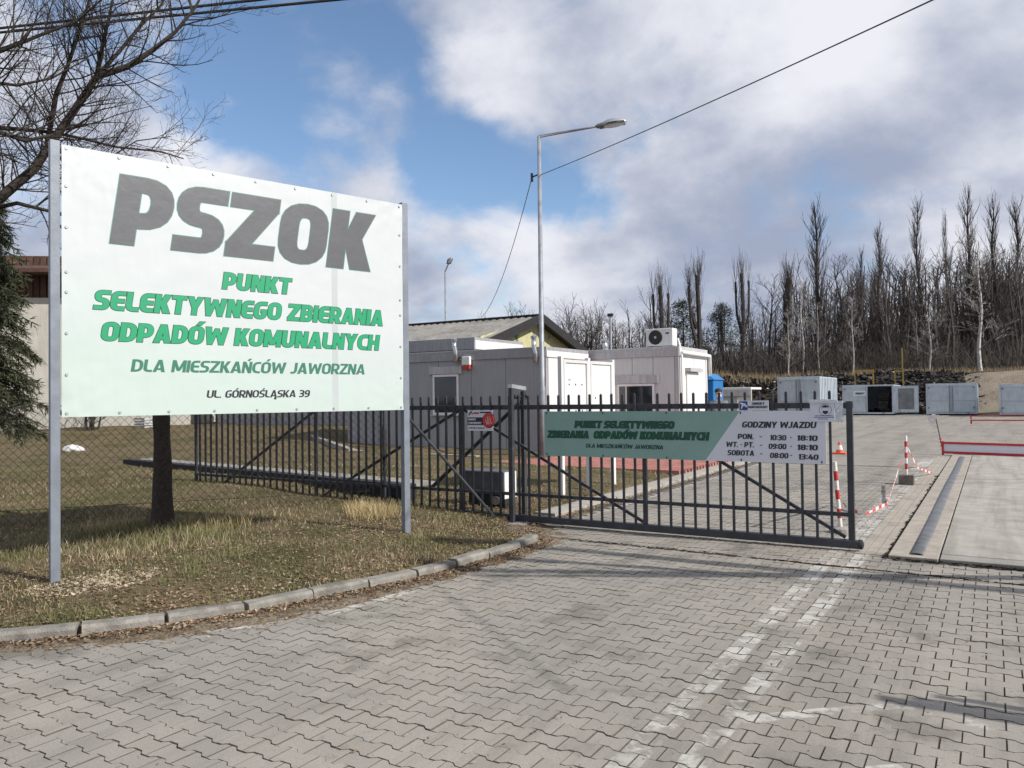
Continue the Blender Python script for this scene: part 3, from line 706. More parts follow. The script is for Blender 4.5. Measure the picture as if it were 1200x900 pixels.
while x < -1.3:
    if min(abs(x-s) for s in stile+[-1.25]) > .06 or abs(x+1.33) < .01:
        put('picket', pme2, gate, (x+6.4, -.033, random.uniform(-.004, .004)), (0, random.uniform(-.003, .003), 0))
    x += .1448
for a, b2 in (((-11.12, .20), (-8.9, 1.46)), ((-8.8, .13), (-6.17, 1.46)), ((-6.1, 1.46), (-3.54, .13)), ((-3.46, 1.36), (-1.32, .13))):
    part('brace', DS, gate, lambda m: m.bar((a[0], GY+.034, a[1]), (b2[0], GY+.034, b2[1]), .03, .035))
portal = empty('gate_guide_frame', (-5.5, 8.5, 0), 'grey square-tube guide frame that the sliding gate runs through beside the kerb end', 'gate frame')
px0 = PY(600, 540, 8.52).x; px1 = PY(614, 540, 8.86).x
part('front_post', M['dark_steel'], portal, lambda m: m.box(px0-.026, px0+.026, 8.49, 8.55, 0, 1.74), bevel=.004)
part('rear_post', M['dark_steel'], portal, lambda m: m.box(px1-.026, px1+.026, 8.83, 8.89, 0, 1.70), bevel=.004)
part('cap_bar', M['galv'], portal, lambda m: m.bar((px0, 8.49, 1.765), (px1, 8.89, 1.735), .06, .05))
part('roller', M['black'], portal, lambda m: m.lathe(((px0+px1)/2, 8.60, 1.63), [(.02, 0), (.03, .01), (.03, .14), (.02, .15)], 10, 'y'))
a_ = PY(478, 489, 8.40); b_ = PY(588, 615, 8.5)
part('front_brace', M['dark_steel'], portal, lambda m: m.tube([a_, b_], .02, 8))
a2 = PY(505, 572, 9.05); b3 = PY(618, 463, 8.9)
part('rear_brace', M['dark_steel'], portal, lambda m: m.tube([a2, b3], .028, 8))
part('foot_plate', M['concrete'], portal, lambda m: m.box(px0-.18, px0+.2, 8.36, 9.0, -.04, .03), bevel=.01)
# gate motor
mx0 = PY(541, 560, 9.15).x; mx1 = PY(590, 560, 9.15).x
mot = empty('gate_motor', ((mx0+mx1)/2, 9.3, 0), 'grey gate drive cabinet on a black frame behind the guide frame', 'gate motor')
part('housing', M['old_steel'], mot, lambda m: m.box(mx0, mx1, 9.15, 9.48, .28, .60), bevel=.015)
part('lit_side', M['white_paint'], mot, lambda m: m.box(mx1+.002, mx1+.012, 9.16, 9.47, .22, .585))  # white colour stands for the lit right side of the housing
part('base_frame', M['black'], mot, lambda m: (m.box(mx0+.1, mx1, 9.18, 9.45, .14, .275), m.box(mx0+.15, mx0+.2, 9.2, 9.43, 0, .139), m.box(mx1-.06, mx1-.01, 9.2, 9.43, 0, .139), m.box(mx1-.35, mx1-.3, 9.2, 9.43, 0, .139)))
part('gear_wheel', M['chrome'], mot, lambda m: m.lathe((mx1-.12, 9.12, .2), [(.06, 0), (.06, .05)], 14, 'y'))

# information banner on the gate
XN = Vector((1, 0, 0)); FN = Vector((0, -1, 0))
def sign_box(name, m, parent, x0, x1, z0, z1, y, th=.006, **kw): return part(name, m, parent, lambda q: q.box(x0, x1, y, y+th, z0, z1), **kw)
ib = empty('opening_hours_banner', (-3.2, 8.6, .88), 'long green and white opening hours banner fixed across the bars of the gate', 'sign')
BX0, BX1, BZ0, BZ1 = -4.805, -1.475, .885, 1.438; BYp = 8.605
def quadp(name, m, parent, pts, y, th):
    def fn(q):
        n = len(pts); vs = [(a, y, b) for a, b in pts]+[(a, y+th, b) for a, b in pts]
        q.add(vs, [tuple(range(n)), tuple(range(2*n-1, n-1, -1))]+[(i, n+i, n+(i+1) % n, (i+1) % n) for i in range(n)])
    return part(name, m, parent, fn)
quadp('green_field', M['print_green'], ib, [(BX0, BZ0), (-2.75, BZ0), (-2.357, BZ1), (BX0, BZ1)], BYp, .008)
quadp('white_field', M['print_white'], ib, [(-2.749, BZ0), (BX1, BZ0), (BX1, BZ1), (-2.356, BZ1)], BYp, .008)
def gtext(s, x0, x1, z, cap, mi, sv=.24, sh=.19, edge=None, parent=None, y=None, shear=.16, gr=.04):
    parent = parent or ib; y = BYp if y is None else y
    if edge: write('letter_edge', s, parent, Vector((x0, y-.0012, z)), XN, UZ, FN, x1-x0-cap*shear, cap, sv, sh, M[edge], grow=gr, shear=shear)
    write('letter', s, parent, Vector((x0, y-.0035, z)), XN, UZ, FN, x1-x0-cap*shear, cap, sv, sh, M[mi], shear=shear)
gtext('PUNKT SELEKTYWNEGO', -4.38, -3.10, 1.238, .082, 'ink_mid', edge='ink_dk', sv=.27, sh=.2, gr=.06)
gtext('ZBIERANIA  ODPADÓW KOMUNALNYCH', -4.76, -2.70, 1.112, .085, 'ink_mid', edge='ink_dk', sv=.27, sh=.2, gr=.06)
gtext('DLA MIESZKAŃCÓW JAWORZNA', -4.228, -3.235, .998, .047, 'ink_dk', sv=.19, sh=.15)
gtext('GODZINY WJAZDU', -2.338, -1.562, 1.257, .066, 'ink_black', sv=.23, sh=.18)
for s, x0, x1, z in (('PON.', -2.385, -2.208, 1.132), ('–', -2.15, -2.12, 1.132), ('10:30', -2.042, -1.868, 1.124), ('-', -1.835, -1.81, 1.128), ('18:10', -1.765, -1.553, 1.124),
                     ('WT. - PT.', -2.515, -2.205, 1.043), ('–', -2.15, -2.12, 1.04), ('09:00', -2.058, -1.868, 1.031), ('-', -1.835, -1.81, 1.034), ('18:10', -1.765, -1.553, 1.026),
                     ('SOBOTA', -2.50, -2.205, .952), ('–', -2.15, -2.12, .948), ('08:00', -2.045, -1.85, .934), ('-', -1.835, -1.81, .94), ('13:40', -1.755, -1.548, .927)):
    gtext(s, x0, x1, z, .057, 'ink_black', sv=.23, sh=.18, shear=.10)
for x in (-4.77, -4.0, -3.2, -2.35, -1.52):
    for z in (BZ0+.02, BZ1-.02): part('cable_tie', M['black'], ib, lambda m: m.box(x-.006, x+.006, BYp-.004, BYp-.0005, z-.012, z+.012))
cs = empty('camera_warning_sign', (-2.2, 8.6, 1.44), 'small white sign with blue camera symbol reading OBIEKT MONITOROWANY above the gate banner', 'sign')
sign_box('plate', M['print_white'], cs, -2.367, -2.05, 1.441, 1.55, 8.606)
sign_box('blue_field', M['ink_blue'], cs, -2.360, -2.272, 1.448, 1.543, 8.603, .002)
def camsym(q):
    def pl(pts, y): q.add([(a, y, b) for a, b in pts], [tuple(range(len(pts)))])
    pl([(-2.352, 1.512), (-2.292, 1.500), (-2.287, 1.515), (-2.345, 1.532)], 8.6015); pl([(-2.335, 1.495), (-2.300, 1.489), (-2.298, 1.499), (-2.337, 1.507)], 8.6013)
    pl([(-2.292, 1.478), (-2.278, 1.478), (-2.278, 1.505), (-2.300, 1.497)], 8.6011); pl([(-2.345, 1.462), (-2.332, 1.462), (-2.318, 1.494), (-2.334, 1.494)], 8.6009)
part('camera_symbol', M['ink_white'], cs, camsym)
gtext('OBIEKT', -2.225, -2.09, 1.505, .026, 'ink_black', parent=cs, y=8.605, shear=0)
gtext('MONITOROWANY', -2.264, -2.058, 1.468, .024, 'ink_black', parent=cs, y=8.605, shear=0)
al = empty('alarm_warning_sign', (-5.75, 8.6, 1.19), 'small security sign with a red disc on the gate bars beside the guide frame', 'sign')
sign_box('plate', M['print_white'], al, -5.975, -5.575, 1.185, 1.455, 8.606)
sign_box('black_field', M['ink_black'], al, -5.975, -5.70, 1.262, 1.362, 8.603, .002)
part('red_disc', M['ink_red'], al, lambda m: m.lathe((-5.638, 8.594, 1.322), [(.088, 0), (.092, .004), (.092, .008)], 28, 'y'))
part('disc_edge', M['ink_black'], al, lambda m: m.lathe((-5.638, 8.6025, 1.322), [(.1, 0), (.1, .002)], 28, 'y'))
part('hand_symbol', M['ink_white'], al, lambda m: [m.add([(x0, 8.592, z0), (x0+.007, 8.592, z0), (x1+.006, 8.592, z1), (x1, 8.592, z1)], [(0, 1, 2, 3)]) for x0, z0, x1, z1 in ((-5.665, 1.27, -5.685, 1.335), (-5.65, 1.27, -5.655, 1.375), (-5.635, 1.27, -5.625, 1.38), (-5.615, 1.275, -5.595, 1.36), (-5.60, 1.275, -5.575, 1.31))])
gtext('OBIEKT', -5.962, -5.83, 1.322, .026, 'ink_white', parent=al, y=8.601, shear=0)
gtext('CHRONIONY', -5.962, -5.745, 1.276, .026, 'ink_white', parent=al, y=8.601, shear=0)
part('logo_arrow', M['ink_black'], al, lambda m: m.add([(-5.965, 8.604, 1.39), (-5.94, 8.604, 1.39), (-5.915, 8.604, 1.43), (-5.905, 8.604, 1.40), (-5.885, 8.604, 1.40), (-5.91, 8.604, 1.445), (-5.93, 8.604, 1.44)], [(0, 1, 2, 6), (2, 3, 4, 5), (2, 5, 6)]))
sign_box('red_line', M['ink_red'], al, -5.88, -5.79, 1.407, 1.43, 8.604, .001)
sign_box('name_line', M['ink_black'], al, -5.775, -5.60, 1.418, 1.436, 8.604, .001)
for k in range(7): sign_box('small_print', M['ink_black' if k % 3 else 'ink_red'], al, -5.962+k*.038, -5.962+k*.038+.028, 1.213, 1.229, 8.604, .001)
pp = empty('mask_notice', (-1.45, 8.6, 1.32), 'paper notice with a round masked face drawing in a plastic sleeve at the gate end', 'notice')
def crumple(q, x0, x1, z0, z1, y, amp, n=10):
    vs = [(x0+(x1-x0)*i/n, y+amp*fbm(i*.7+z0*9, j*.7, 1.0), z0+(z1-z0)*j/n) for j in range(n+1) for i in range(n+1)]
    q.add(vs, [(j*(n+1)+i, j*(n+1)+i+1, (j+1)*(n+1)+i+1, (j+1)*(n+1)+i) for j in range(n) for i in range(n)])
part('paper', M['print_white'], pp, lambda m: m.box(-1.625, -1.385, 8.596, 8.598, 1.325, 1.545))
part('sleeve', M['sleeve'], pp, lambda m: crumple(m, -1.38, -1.302, 1.32, 1.54, 8.588, .012), smooth=True)
part('sleeve', M['sleeve'], pp, lambda m: crumple(m, -1.632, -1.37, 1.512, 1.555, 8.588, .008), smooth=True)
def ringp(m, cx, cz, r, t_, y, n=28):
    vs = []
    for k in range(n):
        a = 2*pi*k/n; vs += [(cx+r*cos(a), y, cz+r*sin(a)), (cx+(r-t_)*cos(a), y, cz+(r-t_)*sin(a))]
    m.add(vs, [(2*k, 2*((k+1) % n), 2*((k+1) % n)+1, 2*k+1) for k in range(n)])
part('drawn_ring', M['ink_black'], pp, lambda m: ringp(m, -1.475, 1.447, .062, .004, 8.5945))
def face(m):
    m.add([(-1.513, 8.5943, 1.455), (-1.505, 8.5943, 1.487), (-1.475, 8.5943, 1.497), (-1.443, 8.5943, 1.487), (-1.436, 8.5943, 1.457), (-1.447, 8.5943, 1.474), (-1.475, 8.5943, 1.470), (-1.502, 8.5943, 1.474)], [(0, 1, 7), (1, 2, 6, 7), (2, 3, 5, 6), (3, 4, 5)])
    m.add([(-1.502, 8.5941, 1.437), (-1.447, 8.5941, 1.437), (-1.450, 8.5941, 1.415), (-1.475, 8.5941, 1.400), (-1.499, 8.5941, 1.415)], [(0, 4, 3, 2, 1)])
part('drawn_face', M['ink_black'], pp, face)
for k, (a, b4, z) in enumerate(((-1.575, -1.40, 1.383), (-1.59, -1.39, 1.367), (-1.55, -1.45, 1.350))): sign_box('print_line', M['ink_blue'], pp, a, b4, z, z+.006, 8.5945, .001)

# ------------------------------------------------------------------ chain link fence
fA = Vector((-7.55, 8.75, 0)); fB = Vector((-12.6, 1.2, 0)); fd = (fB-fA).normalized(); fl = (fB-fA).length
cf = empty('chain_link_fence', tuple(fA), 'rusty chain link fence behind the sign board running to the gate', 'fence')
def chain(m):
    pit = .105; n = int(fl/pit*2)
    for i in range(n):
        z = .12; pts = []; k = 0
        while z < 1.62:
            sgn = 1 if (k+i) % 2 else -1
            c = fA+fd*(i*pit/2+pit/4*sgn*.98); g0 = zl(c.x, c.y)
            pts.append((c.x, c.y+.002*sgn, z+g0-.1)); z += pit*.52; k += 1
        m.tube(pts, .0036, 3, cap=False)
o = part('mesh_wire', M['link_wire'], cf, chain); o['kind'] = 'stuff'
for z in (.3, 1.55): part('tension_wire', M['link_wire'], cf, lambda m: m.tube([fA+Vector((0, 0, z)), fB+Vector((0, 0, z+.05))], .003, 4))
for u in (0, 2.93, 6.0, 9.0): p = fA+fd*u; part('post', M['dark_steel'], cf, lambda m: m.tube([p+Vector((0, 0, 0)), p+Vector((0, 0, 1.75))], .022, 8))
rm = MB(fA); 
for k in range(26):
    a = random.uniform(0, 6.28); pts = [fA+Vector((.06*cos(a+j*.9)*random.uniform(.4, 1), .06*sin(a+j*.8), .35+j*.11+random.uniform(-.02, .02))) for j in range(9)]
    rm.tube(pts, .002, 3, cap=False)
tag(rm.build('rolled_mesh', M['link_wire'], cf), kind='stuff')

# ------------------------------------------------------------------ cabins
def cabin(name, loc, x0, x1, y0, y1, z0, z1, label, panels, side_panels, fh=.17, PM='panel', TM='panel_trim'):
    r = empty(name, loc, label, 'cabin')
    part('core', M[TM], r, lambda m: m.box(x0+.03, x1-.03, y0+.03, y1-.02, z0+.05, z1-.1))
    part('roof', M[TM], r, lambda m: m.box(x0-.02, x1+.02, y0-.02, y1+.02, z1-.098, z1), bevel=.01)
    part('fascia', M[TM], r, lambda m: m.box(x0-.015, x1+.015, y0-.035, y0+.0, z1-.1-fh, z1-.1), bevel=.004)
    part('fascia', M['white_paint'], r, lambda m: m.box(x1, x1+.035, y0+.002, y1, z1-.1-fh, z1-.1), bevel=.004)
    part('plinth', M[TM], r, lambda m: m.box(x0, x1, y0+.0, y1, z0-.1, z0+.1), bevel=.004)
    n = panels; w_ = (x1-x0-.24)/n
    pm_ = MB(); pm_.box(.007, w_-.007, 0, .03, 0, z1-.1-fh-z0-.105)
    pme_ = pm_.mesh('wall_panel', M[PM])
    for i in range(n): put('wall_panel', pme_, r, (x0+.12+i*w_-loc[0], y0-loc[1]-.001+.0006*(i % 2), z0+.102-loc[2]))
    w2 = (y1-y0-.24)/side_panels
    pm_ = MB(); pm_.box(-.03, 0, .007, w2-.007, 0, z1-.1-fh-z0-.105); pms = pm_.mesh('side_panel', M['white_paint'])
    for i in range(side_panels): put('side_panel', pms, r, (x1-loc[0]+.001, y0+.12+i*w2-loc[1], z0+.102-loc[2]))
    for x_ in (x0+.055, x1-.055): part('corner_post', M[TM], r, lambda m: m.box(x_-.058, x_+.058, y0-.012, y0+.1, z0+.1, z1-.1-fh), bevel=.006)
    part('corner_post', M['white_paint'], r, lambda m: m.box(x1-.1, x1+.012, y1-.11, y1, z0+.1, z1-.1-fh), bevel=.006)
    return r
def window(r, x0, x1, z0, z1, y, shutter=.22, surround=.12):
    if shutter: part('shutter_box', M['panel_trim'], r, lambda m: m.box(x0-surround, x1+surround, y-.05, y-.003, z1+.01, z1+shutter), bevel=.006)
    fr = part('window', M['frame_white'], r, lambda m: (m.box(x0, x0+.06, y-.035, y-.002, z0, z1), m.box(x1-.06, x1, y-.035, y-.002, z0, z1), m.box(x0+.06, x1-.06, y-.035, y-.002, z0, z0+.06), m.box(x0+.06, x1-.06, y-.035, y-.002, z1-.06, z1)))
    def ch(nm, mt, f):
        mb = MB(r.location); f(mb); mb.build(nm, mt, fr)
    ch('pane', M['glass'], lambda m: m.box(x0+.06, x1-.06, y-.012, y-.004, z0+.06, z1-.06))
    ch('sill', M['panel_trim'], lambda m: m.box(x0-.05, x1+.05, y-.09, y-.036, z0-.03, z0))
    return fr, ch
cz0 = .12
Y1 = 17.75
c1x0 = PY(408, 520, Y1).x; c1x1 = PY(641, 520, Y1).x
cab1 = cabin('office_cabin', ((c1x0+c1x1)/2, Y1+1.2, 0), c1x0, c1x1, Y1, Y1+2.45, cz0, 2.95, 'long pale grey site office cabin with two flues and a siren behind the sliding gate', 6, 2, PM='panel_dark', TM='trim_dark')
wx0 = PY(508, 470, Y1).x; wx1 = PY(538, 470, Y1).x; wz1 = PY(520, 439, Y1).z; wz0 = PY(520, 486, Y1).z
fr, ch = window(cab1, wx0, wx1, wz0, wz1, Y1)
ch('curtain', mat('straw_curtain', (.30, .27, .17), .8, .3, 9), lambda m: [m.box(wx0+.28, wx1-.07, Y1-.0038, Y1-.0035+.0001*k, wz1-.16-k*.13, wz1-.08-k*.13) for k in range(6)])
def flue(r, x, y, z0, z1, rad=.06, offx=.0):
    part('flue', M['chrome'], r, lambda m: m.tube([(x+.05, y, z0), (x+.05, y, z0+.25), (x, y, z0+.45), (x, y, z1-.12)], rad, 14), smooth=True)
    part('flue_cap', M['chrome'], r, lambda m: m.lathe((x, y, z1-.12), [(rad*.7, .002), (rad*1.35, .03), (rad*1.4, .07), (rad*.3, .12)], 14))
f1 = PY(533, 425, Y1-.12); flue(cab1, PY(532.5, 410, Y1-.12).x, Y1-.12, f1.z, PY(532, 395.5, Y1-.12).z)
f1 = PY(626, 425, Y1-.12); flue(cab1, PY(625.5, 410, Y1-.12).x, Y1-.12, f1.z, PY(625, 392, Y1-.12).z)
q0 = PY(541.5, 418, Y1-.1); q1 = PY(551, 432, Y1-.1)
part('siren_box', M['frame_white'], cab1, lambda m: m.box(q0.x, q1.x, Y1-.13, Y1-.036, q1.z+.1, q0.z), bevel=.02)
part('siren_lens', M['red'], cab1, lambda m: m.box(q0.x+.01, q1.x-.01, Y1-.12, Y1-.036, q1.z-.02, q1.z+.098), bevel=.02)
part('cable', M['black'], cab1, lambda m: m.tube([(q0.x-.25, Y1-.045, 2.62), (q0.x-.1, Y1-.045, q0.z), (q0.x, Y1-.045, q0.z-.1)], .012, 5))
# cabin beyond (top block) standing on the terrace behind
Y3 = 21.6
k3 = PY(556, 395, Y3); k3l = PY(235, 500, Y3+3)
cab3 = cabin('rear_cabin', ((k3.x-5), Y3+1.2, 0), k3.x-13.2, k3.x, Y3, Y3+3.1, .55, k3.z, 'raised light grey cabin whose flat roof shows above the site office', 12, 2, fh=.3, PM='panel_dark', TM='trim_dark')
# second cabin
Y2 = 20.44
c2x0 = PY(690, 460, Y2).x; c2x1 = PY(796, 460, Y2).x
cab2 = cabin('gatehouse_cabin', ((c2x0+c2x1)/2, Y2+1.2, 0), c2x0, c2x1, Y2, Y2+2.45, cz0, PY(795, 405.5, Y2).z, 'white gatehouse cabin with a dark window and an air conditioner on its roof', 4, 2)
wx0 = PY(724, 470, Y2).x; wx1 = PY(767.5, 470, Y2).x; wz1 = PY(745, 450, Y2).z
fr, ch = window(cab2, wx0, wx1, 1.0, wz1, Y2, .24)
ch('paper', M['print_white'], lambda m: (m.box(wx0+.07, wx0+.22, Y2-.0035, Y2-.003, 1.45, 1.7), m.box(wx0+.07, wx0+.2, Y2-.0035, Y2-.003, 1.15, 1.38)))
ch('mullion', M['frame_white'], lambda m: m.box(wx0+.25, wx0+.28, Y2-.03, Y2-.013, 1.06, wz1-.06))
f1 = PY(708, 413, Y2+.6); flue(cab2, PY(708, 410, Y2+.6).x, Y2+.6, 2.85, PY(708, 397, Y2+.6).z, .085)
# door on the sunlit side
dr = part('door', M['white_paint'], cab2, lambda m: m.box(c2x1+.004, c2x1+.04, Y2+.55, Y2+1.55, .25, 2.28), bevel=.006)
dr_h = MB(cab2.location); dr_h.box(c2x1+.041, c2x1+.09, Y2+1.40, Y2+1.44, 1.15, 1.28); dr_h.build('handle', M['black'], dr)
part('door_canopy', M['panel_trim'], cab2, lambda m: m.box(c2x1+.004, c2x1+.16, Y2+.5, Y2+1.6, 2.3, 2.40))
part('gutter_pipe', M['frame_white'], cab2, lambda m: m.tube([(c2x1+.09, Y2+.05, 2.80), (c2x1+.09, Y2+2.45, 2.80), (c2x1+.09, Y2+2.48, 2.2)], .05, 8), smooth=True)
part('down_pipe', M['frame_white'], cab2, lambda m: m.tube([(c2x1+.07, Y2+.06, .3), (c2x1+.07, Y2+.06, 2.75), (c2x1-.1, Y2+.25, 3.2)], .028, 8), smooth=True)
ztop = PY(795, 405.5, Y2).z
a0 = PY(757, 400, Y2+.35); a1 = PY(788, 384, Y2+.35)
ac = empty('air_conditioner', ((a0.x+a1.x)/2, Y2+.55, ztop), 'white air conditioner unit on the gatehouse cabin roof', 'air conditioner')
az1 = a1.z
part('casing', M['white_paint'], ac, lambda m: m.box(a0.x, a1.x, Y2+.35, Y2+.72, ztop+.05, az1), bevel=.015)
cx_ = a0.x+(a1.x-a0.x)*.36; cz_ = (ztop+.05+az1)/2; rr_ = (az1-ztop-.05)*.42
part('fan_grille', M['wire_black'], ac, lambda m: m.lathe((cx_, Y2+.333, cz_), [(rr_*.9, 0), (rr_, .016)], 24, 'y'))
part('fan_ring', M['panel_trim'], ac, lambda m: [m.lathe((cx_, Y2+.328, cz_), [(rr_*q, 0), (rr_*q, .004)], 20, 'y') for q in (.18,)])
part('badge', M['ink_black'], ac, lambda m: m.box(a1.x-.2, a1.x-.1, Y2+.345, Y2+.349, az1-.16, az1-.12))
for x_ in (a0.x+.08, a1.x-.08): part('foot', M['black'], ac, lambda m: m.box(x_-.03, x_+.03, Y2+.4, Y2+.7, ztop, ztop+.048))

# notice board on posts in the lawn
n0 = G(659, 579, .1); n1_ = G(719, 567, .1); nd = (n1_-n0).normalized(); nn = Vector((nd.y, -nd.x, 0))
nb = empty('notice_board', tuple(n0), 'white double notice board on thin posts in the grass beside the site office', 'notice board')
NL = (n1_-n0).length
for u in (0, NL*.5, NL): part('post', M['white_paint'], nb, lambda m: m.bar(n0+nd*u-Vector((0, 0, .1)), n0+nd*u+Vector((0, 0, 2.16)), .07, .07, up=nd), bevel=.004)
for i, (u0, u1) in enumerate(((.04, NL*.5-.04), (NL*.5+.04, NL-.04))):
    mid = (u0+u1)/2
    part('panel', M['white_paint'], nb, lambda m: m.bar(n0+nd*u0+Vector((0, 0, 1.42)), n0+nd*u1+Vector((0, 0, 1.42)), .03, 1.38))
    part('frame', M['panel'], nb, lambda m: [m.bar(n0+nd*u0+nn*.012+Vector((0, 0, z)), n0+nd*u1+nn*.012+Vector((0, 0, z)), .05, .05) for z in (.75, 2.09)]+[m.bar(n0+nd*u+nn*.013+Vector((0, 0, .775)), n0+nd*u+nn*.013+Vector((0, 0, 2.065)), .05, .05, up=nd) for u in (u0+.025, u1-.025)])
    for k in range(3 if i == 0 else 2):
        for z in ((1.72, 1.3) if i == 0 else (1.5,)): q = n0+nd*(u0+.18+k*.2)+nn*.018+Vector((0, 0, z)); part('pin', M['ink_black'], nb, lambda m: m.bar(q-nd*.012, q+nd*.012, .008, .024))
    if i == 0:
        for k in range(6):
            q = n0+nd*(u0+.15+.1*(k % 5))+nn*.0165+Vector((0, 0, 1.85-.11*(k//5))); part('paper', M['print_white'], nb, lambda m: m.bar(q, q+nd*.085, .001, .14))

# ------------------------------------------------------------------ barn behind
RY = 38.0
ap = PY(623, 371, RY); el = PY(572, 392, RY); er = PY(668, 407, RY)
yb = RY; bx = ap.x; eaz = er.z-.0; hw = er.x-ap.x; 
barn = empty('old_barn', (bx, RY, 0), 'old building with grey corrugated cement roof and peeling yellow green gable', 'building')
# the gable looks to the right: the ridge runs away to the left along the gate direction
gp = PD(623, 371, 40); gl = PD(573, 391, 38.2); gr_ = PD(667, 407, 42.0)
ridge_z = gp.z; ez = min(gl.z, gr_.z)-.1
gd = Vector((0, 1, 0)); hwid = 5.6; gxp = gp.x; gyp = gp.y
def gab(m):
    x = gxp; m.add([(x, gyp-hwid+.5, 0), (x, gyp+hwid-.5, 0), (x, gyp+hwid-.5, ez+.2), (x, gyp, ridge_z-.25), (x, gyp-hwid+.5, ez+.2)], [(0, 1, 2, 3, 4)])
    m.box(x-26, x-.01, gyp-hwid+.5, gyp+hwid-.5, 0, ez+.1)
part('gable_wall', M['barn_wall'], barn, gab)
def roofs(m, sy):
    n = 130; vs = []; 
    for i in range(n+1):
        x = gxp+.6-28*i/n; dz = .03*(1 if i % 2 else -1)
        vs += [(x, gyp, ridge_z+dz), (x, gyp+sy*hwid, ez-.15+dz), (x, gyp, ridge_z-.12), (x, gyp+sy*hwid, ez-.27)]
    fs = [(4*i, 4*i+1, 4*i+5, 4*i+4) for i in range(n)]+[(4*i+3, 4*i+2, 4*i+6, 4*i+7) for i in range(n)]+[(4*i+1, 4*i+3, 4*i+7, 4*i+5) for i in range(n)]+[(0, 2, 3, 1)]
    m.add(vs, fs)
for s in (-1, 1): part('roof_slope', M['asbestos'], barn, lambda m: roofs(m, s))
for s in (-1, 1): part('barge_board', M['barge'], barn, lambda m: m.bar((gxp+.63, gyp, ridge_z-.1), (gxp+.63, gyp+s*(hwid+.05), ez-.3), .08, .42))
part('ridge_cap', M['barge'], barn, lambda m: m.box(gxp-27.4, gxp+.6, gyp-.12, gyp+.12, ridge_z, ridge_z+.1))
part('soffit', M['barge'], barn, lambda m: [m.add([(gxp+.6, gyp, ridge_z-.14), (gxp, gyp, ridge_z-.14), (gxp, gyp+s*hwid, ez-.3), (gxp+.6, gyp+s*hwid, ez-.3)], [(0, 1, 2, 3)]) for s in (-1, 1)])
part('gable_post', M['barge'], barn, lambda m: m.box(gxp+.01, gxp+.1, gyp-hwid+.5, gyp-hwid+.75, 0, ez+.2))

# ------------------------------------------------------------------ lamp posts
def lamp(base, h, tip, label, r0=.085, r1=.045, near=True):
    r = empty('street_lamp', tuple(base), label, 'street lamp', group='grey street lamps')
    top = base+Vector((0, 0, h))
    part('pole', M['lamp_post'], r, lambda m: m.tube([base, base+Vector((0, 0, h*.22)), base+Vector((0, 0, h*.225)), top], [r0, r0, r0*.8, r1], 12), smooth=True)
    d = (tip-top); dn = d.normalized(); hl = .62 if near else .5
    part('arm', M['lamp_post'], r, lambda m: m.tube([top-Vector((0, 0, .12)), top, top+d*.5, tip-dn*hl], [r1*.9, r1*.8, r1*.7, r1*.6], 10), smooth=True)
    c = tip-dn*hl*.5; sd = dn.cross(UZ).normalized(); up = sd.cross(dn)
    def head(m, zs, wf, cut):
        vs = []; N = 12; K = 9
        for i in range(N+1):
            u = i/N; rr = sin(pi*min(1, u*.92+.06))**.55; p = tip-dn*hl*(1-u)
            for k in range(K+1):
                a = pi*k/K; vs.append(p+sd*cos(a)*.16*rr*wf+up*sin(a)*zs*rr)
        m.add(vs, [(i*(K+1)+k, i*(K+1)+k+1, (i+1)*(K+1)+k+1, (i+1)*(K+1)+k) for i in range(N) for k in range(K)])
    part('head_cover', M['galv'], r, lambda m: head(m, .13, 1, 0), smooth=True)
    part('head_rim', M['cont_dark'], r, lambda m: m.bar(tip-dn*(hl+.06)-up*.02, tip-dn*.04-up*.02, .27, .035))
    part('lens', M['sleeve'], r, lambda m: head(m, -.10, .8, 0), smooth=True)
    part('head_clamp', M['cont_dark'], r, lambda m: m.tube([tip-dn*(hl+.12), tip-dn*(hl-.06)], [.05, .085], 10))
    return r, top
lb = G(636.5, 537, .1); lb.z = .1
ltop = PD(633, 160, lb.dot(F0))
lz = ltop.z-.1
tipn = PD(734, 142, lb.dot(F0)-.6)
lamp1, _ = lamp(lb, lz, tipn, 'tall grey street lamp with a long arm to the right beside the site office')
part('wire_bracket', M['dark_steel'], lamp1, lambda m: (m.bar(lb+Vector((-.22, 0, lz-1.0)), lb+Vector((.03, 0, lz-.95)), .03, .03), m.bar(lb+Vector((-.22, 0, lz-1.12)), lb+Vector((-.22, 0, lz-.9)), .05, .05)))
b2_ = PD(523.5, 480, 46); b2_.z = .3; t2 = PD(524, 318, 46); t2b = PD(527, 307, 45.2)
lamp(b2_, t2.z-.3, t2b+Vector((.3, -.3, .15)), 'small distant street lamp rising behind the cabin roofs', .09, .05, False)

# ------------------------------------------------------------------ overhead wires
def cable(name, a, b, sag, rad, label, seg=28, sides=5):
    a = Vector(a); b = Vector(b); mb = MB(a); pts = []
    for i in range(seg+1):
        t_ = i/seg; p = a.lerp(b, t_); p.z -= sag*4*t_*(1-t_); pts.append(p)
    mb.tube(pts, rad, sides); o = mb.build(name, M['wire_black'], loc=tuple(a)); return tag(o, label, 'cable', 'overhead cables')
HH = 6.24
def wl(pa, pb):
    ra = ray(*pa); rb = ray(*pb); A_ = CAMP+ra*(HH/ra.z); B_ = CAMP+rb*(HH/rb.z); d_ = (B_-A_).normalized(); return A_-d_*25, B_+d_*30
a, b = wl((0, 33), (300, 0)); cable('overhead_cable', a, b, 0, .022, 'upper of the two thick overhead cables crossing the top left corner of the sky')
a, b = wl((0, 38), (390, 0)); cable('overhead_cable', a, b, 0, .022, 'lower of the two thick overhead cables crossing the top left corner of the sky')
la = lb+Vector((.04, 0, lz-.98))
p2 = PD(1065, 0, 6.5); pm_ = PD(800, 130, 13)
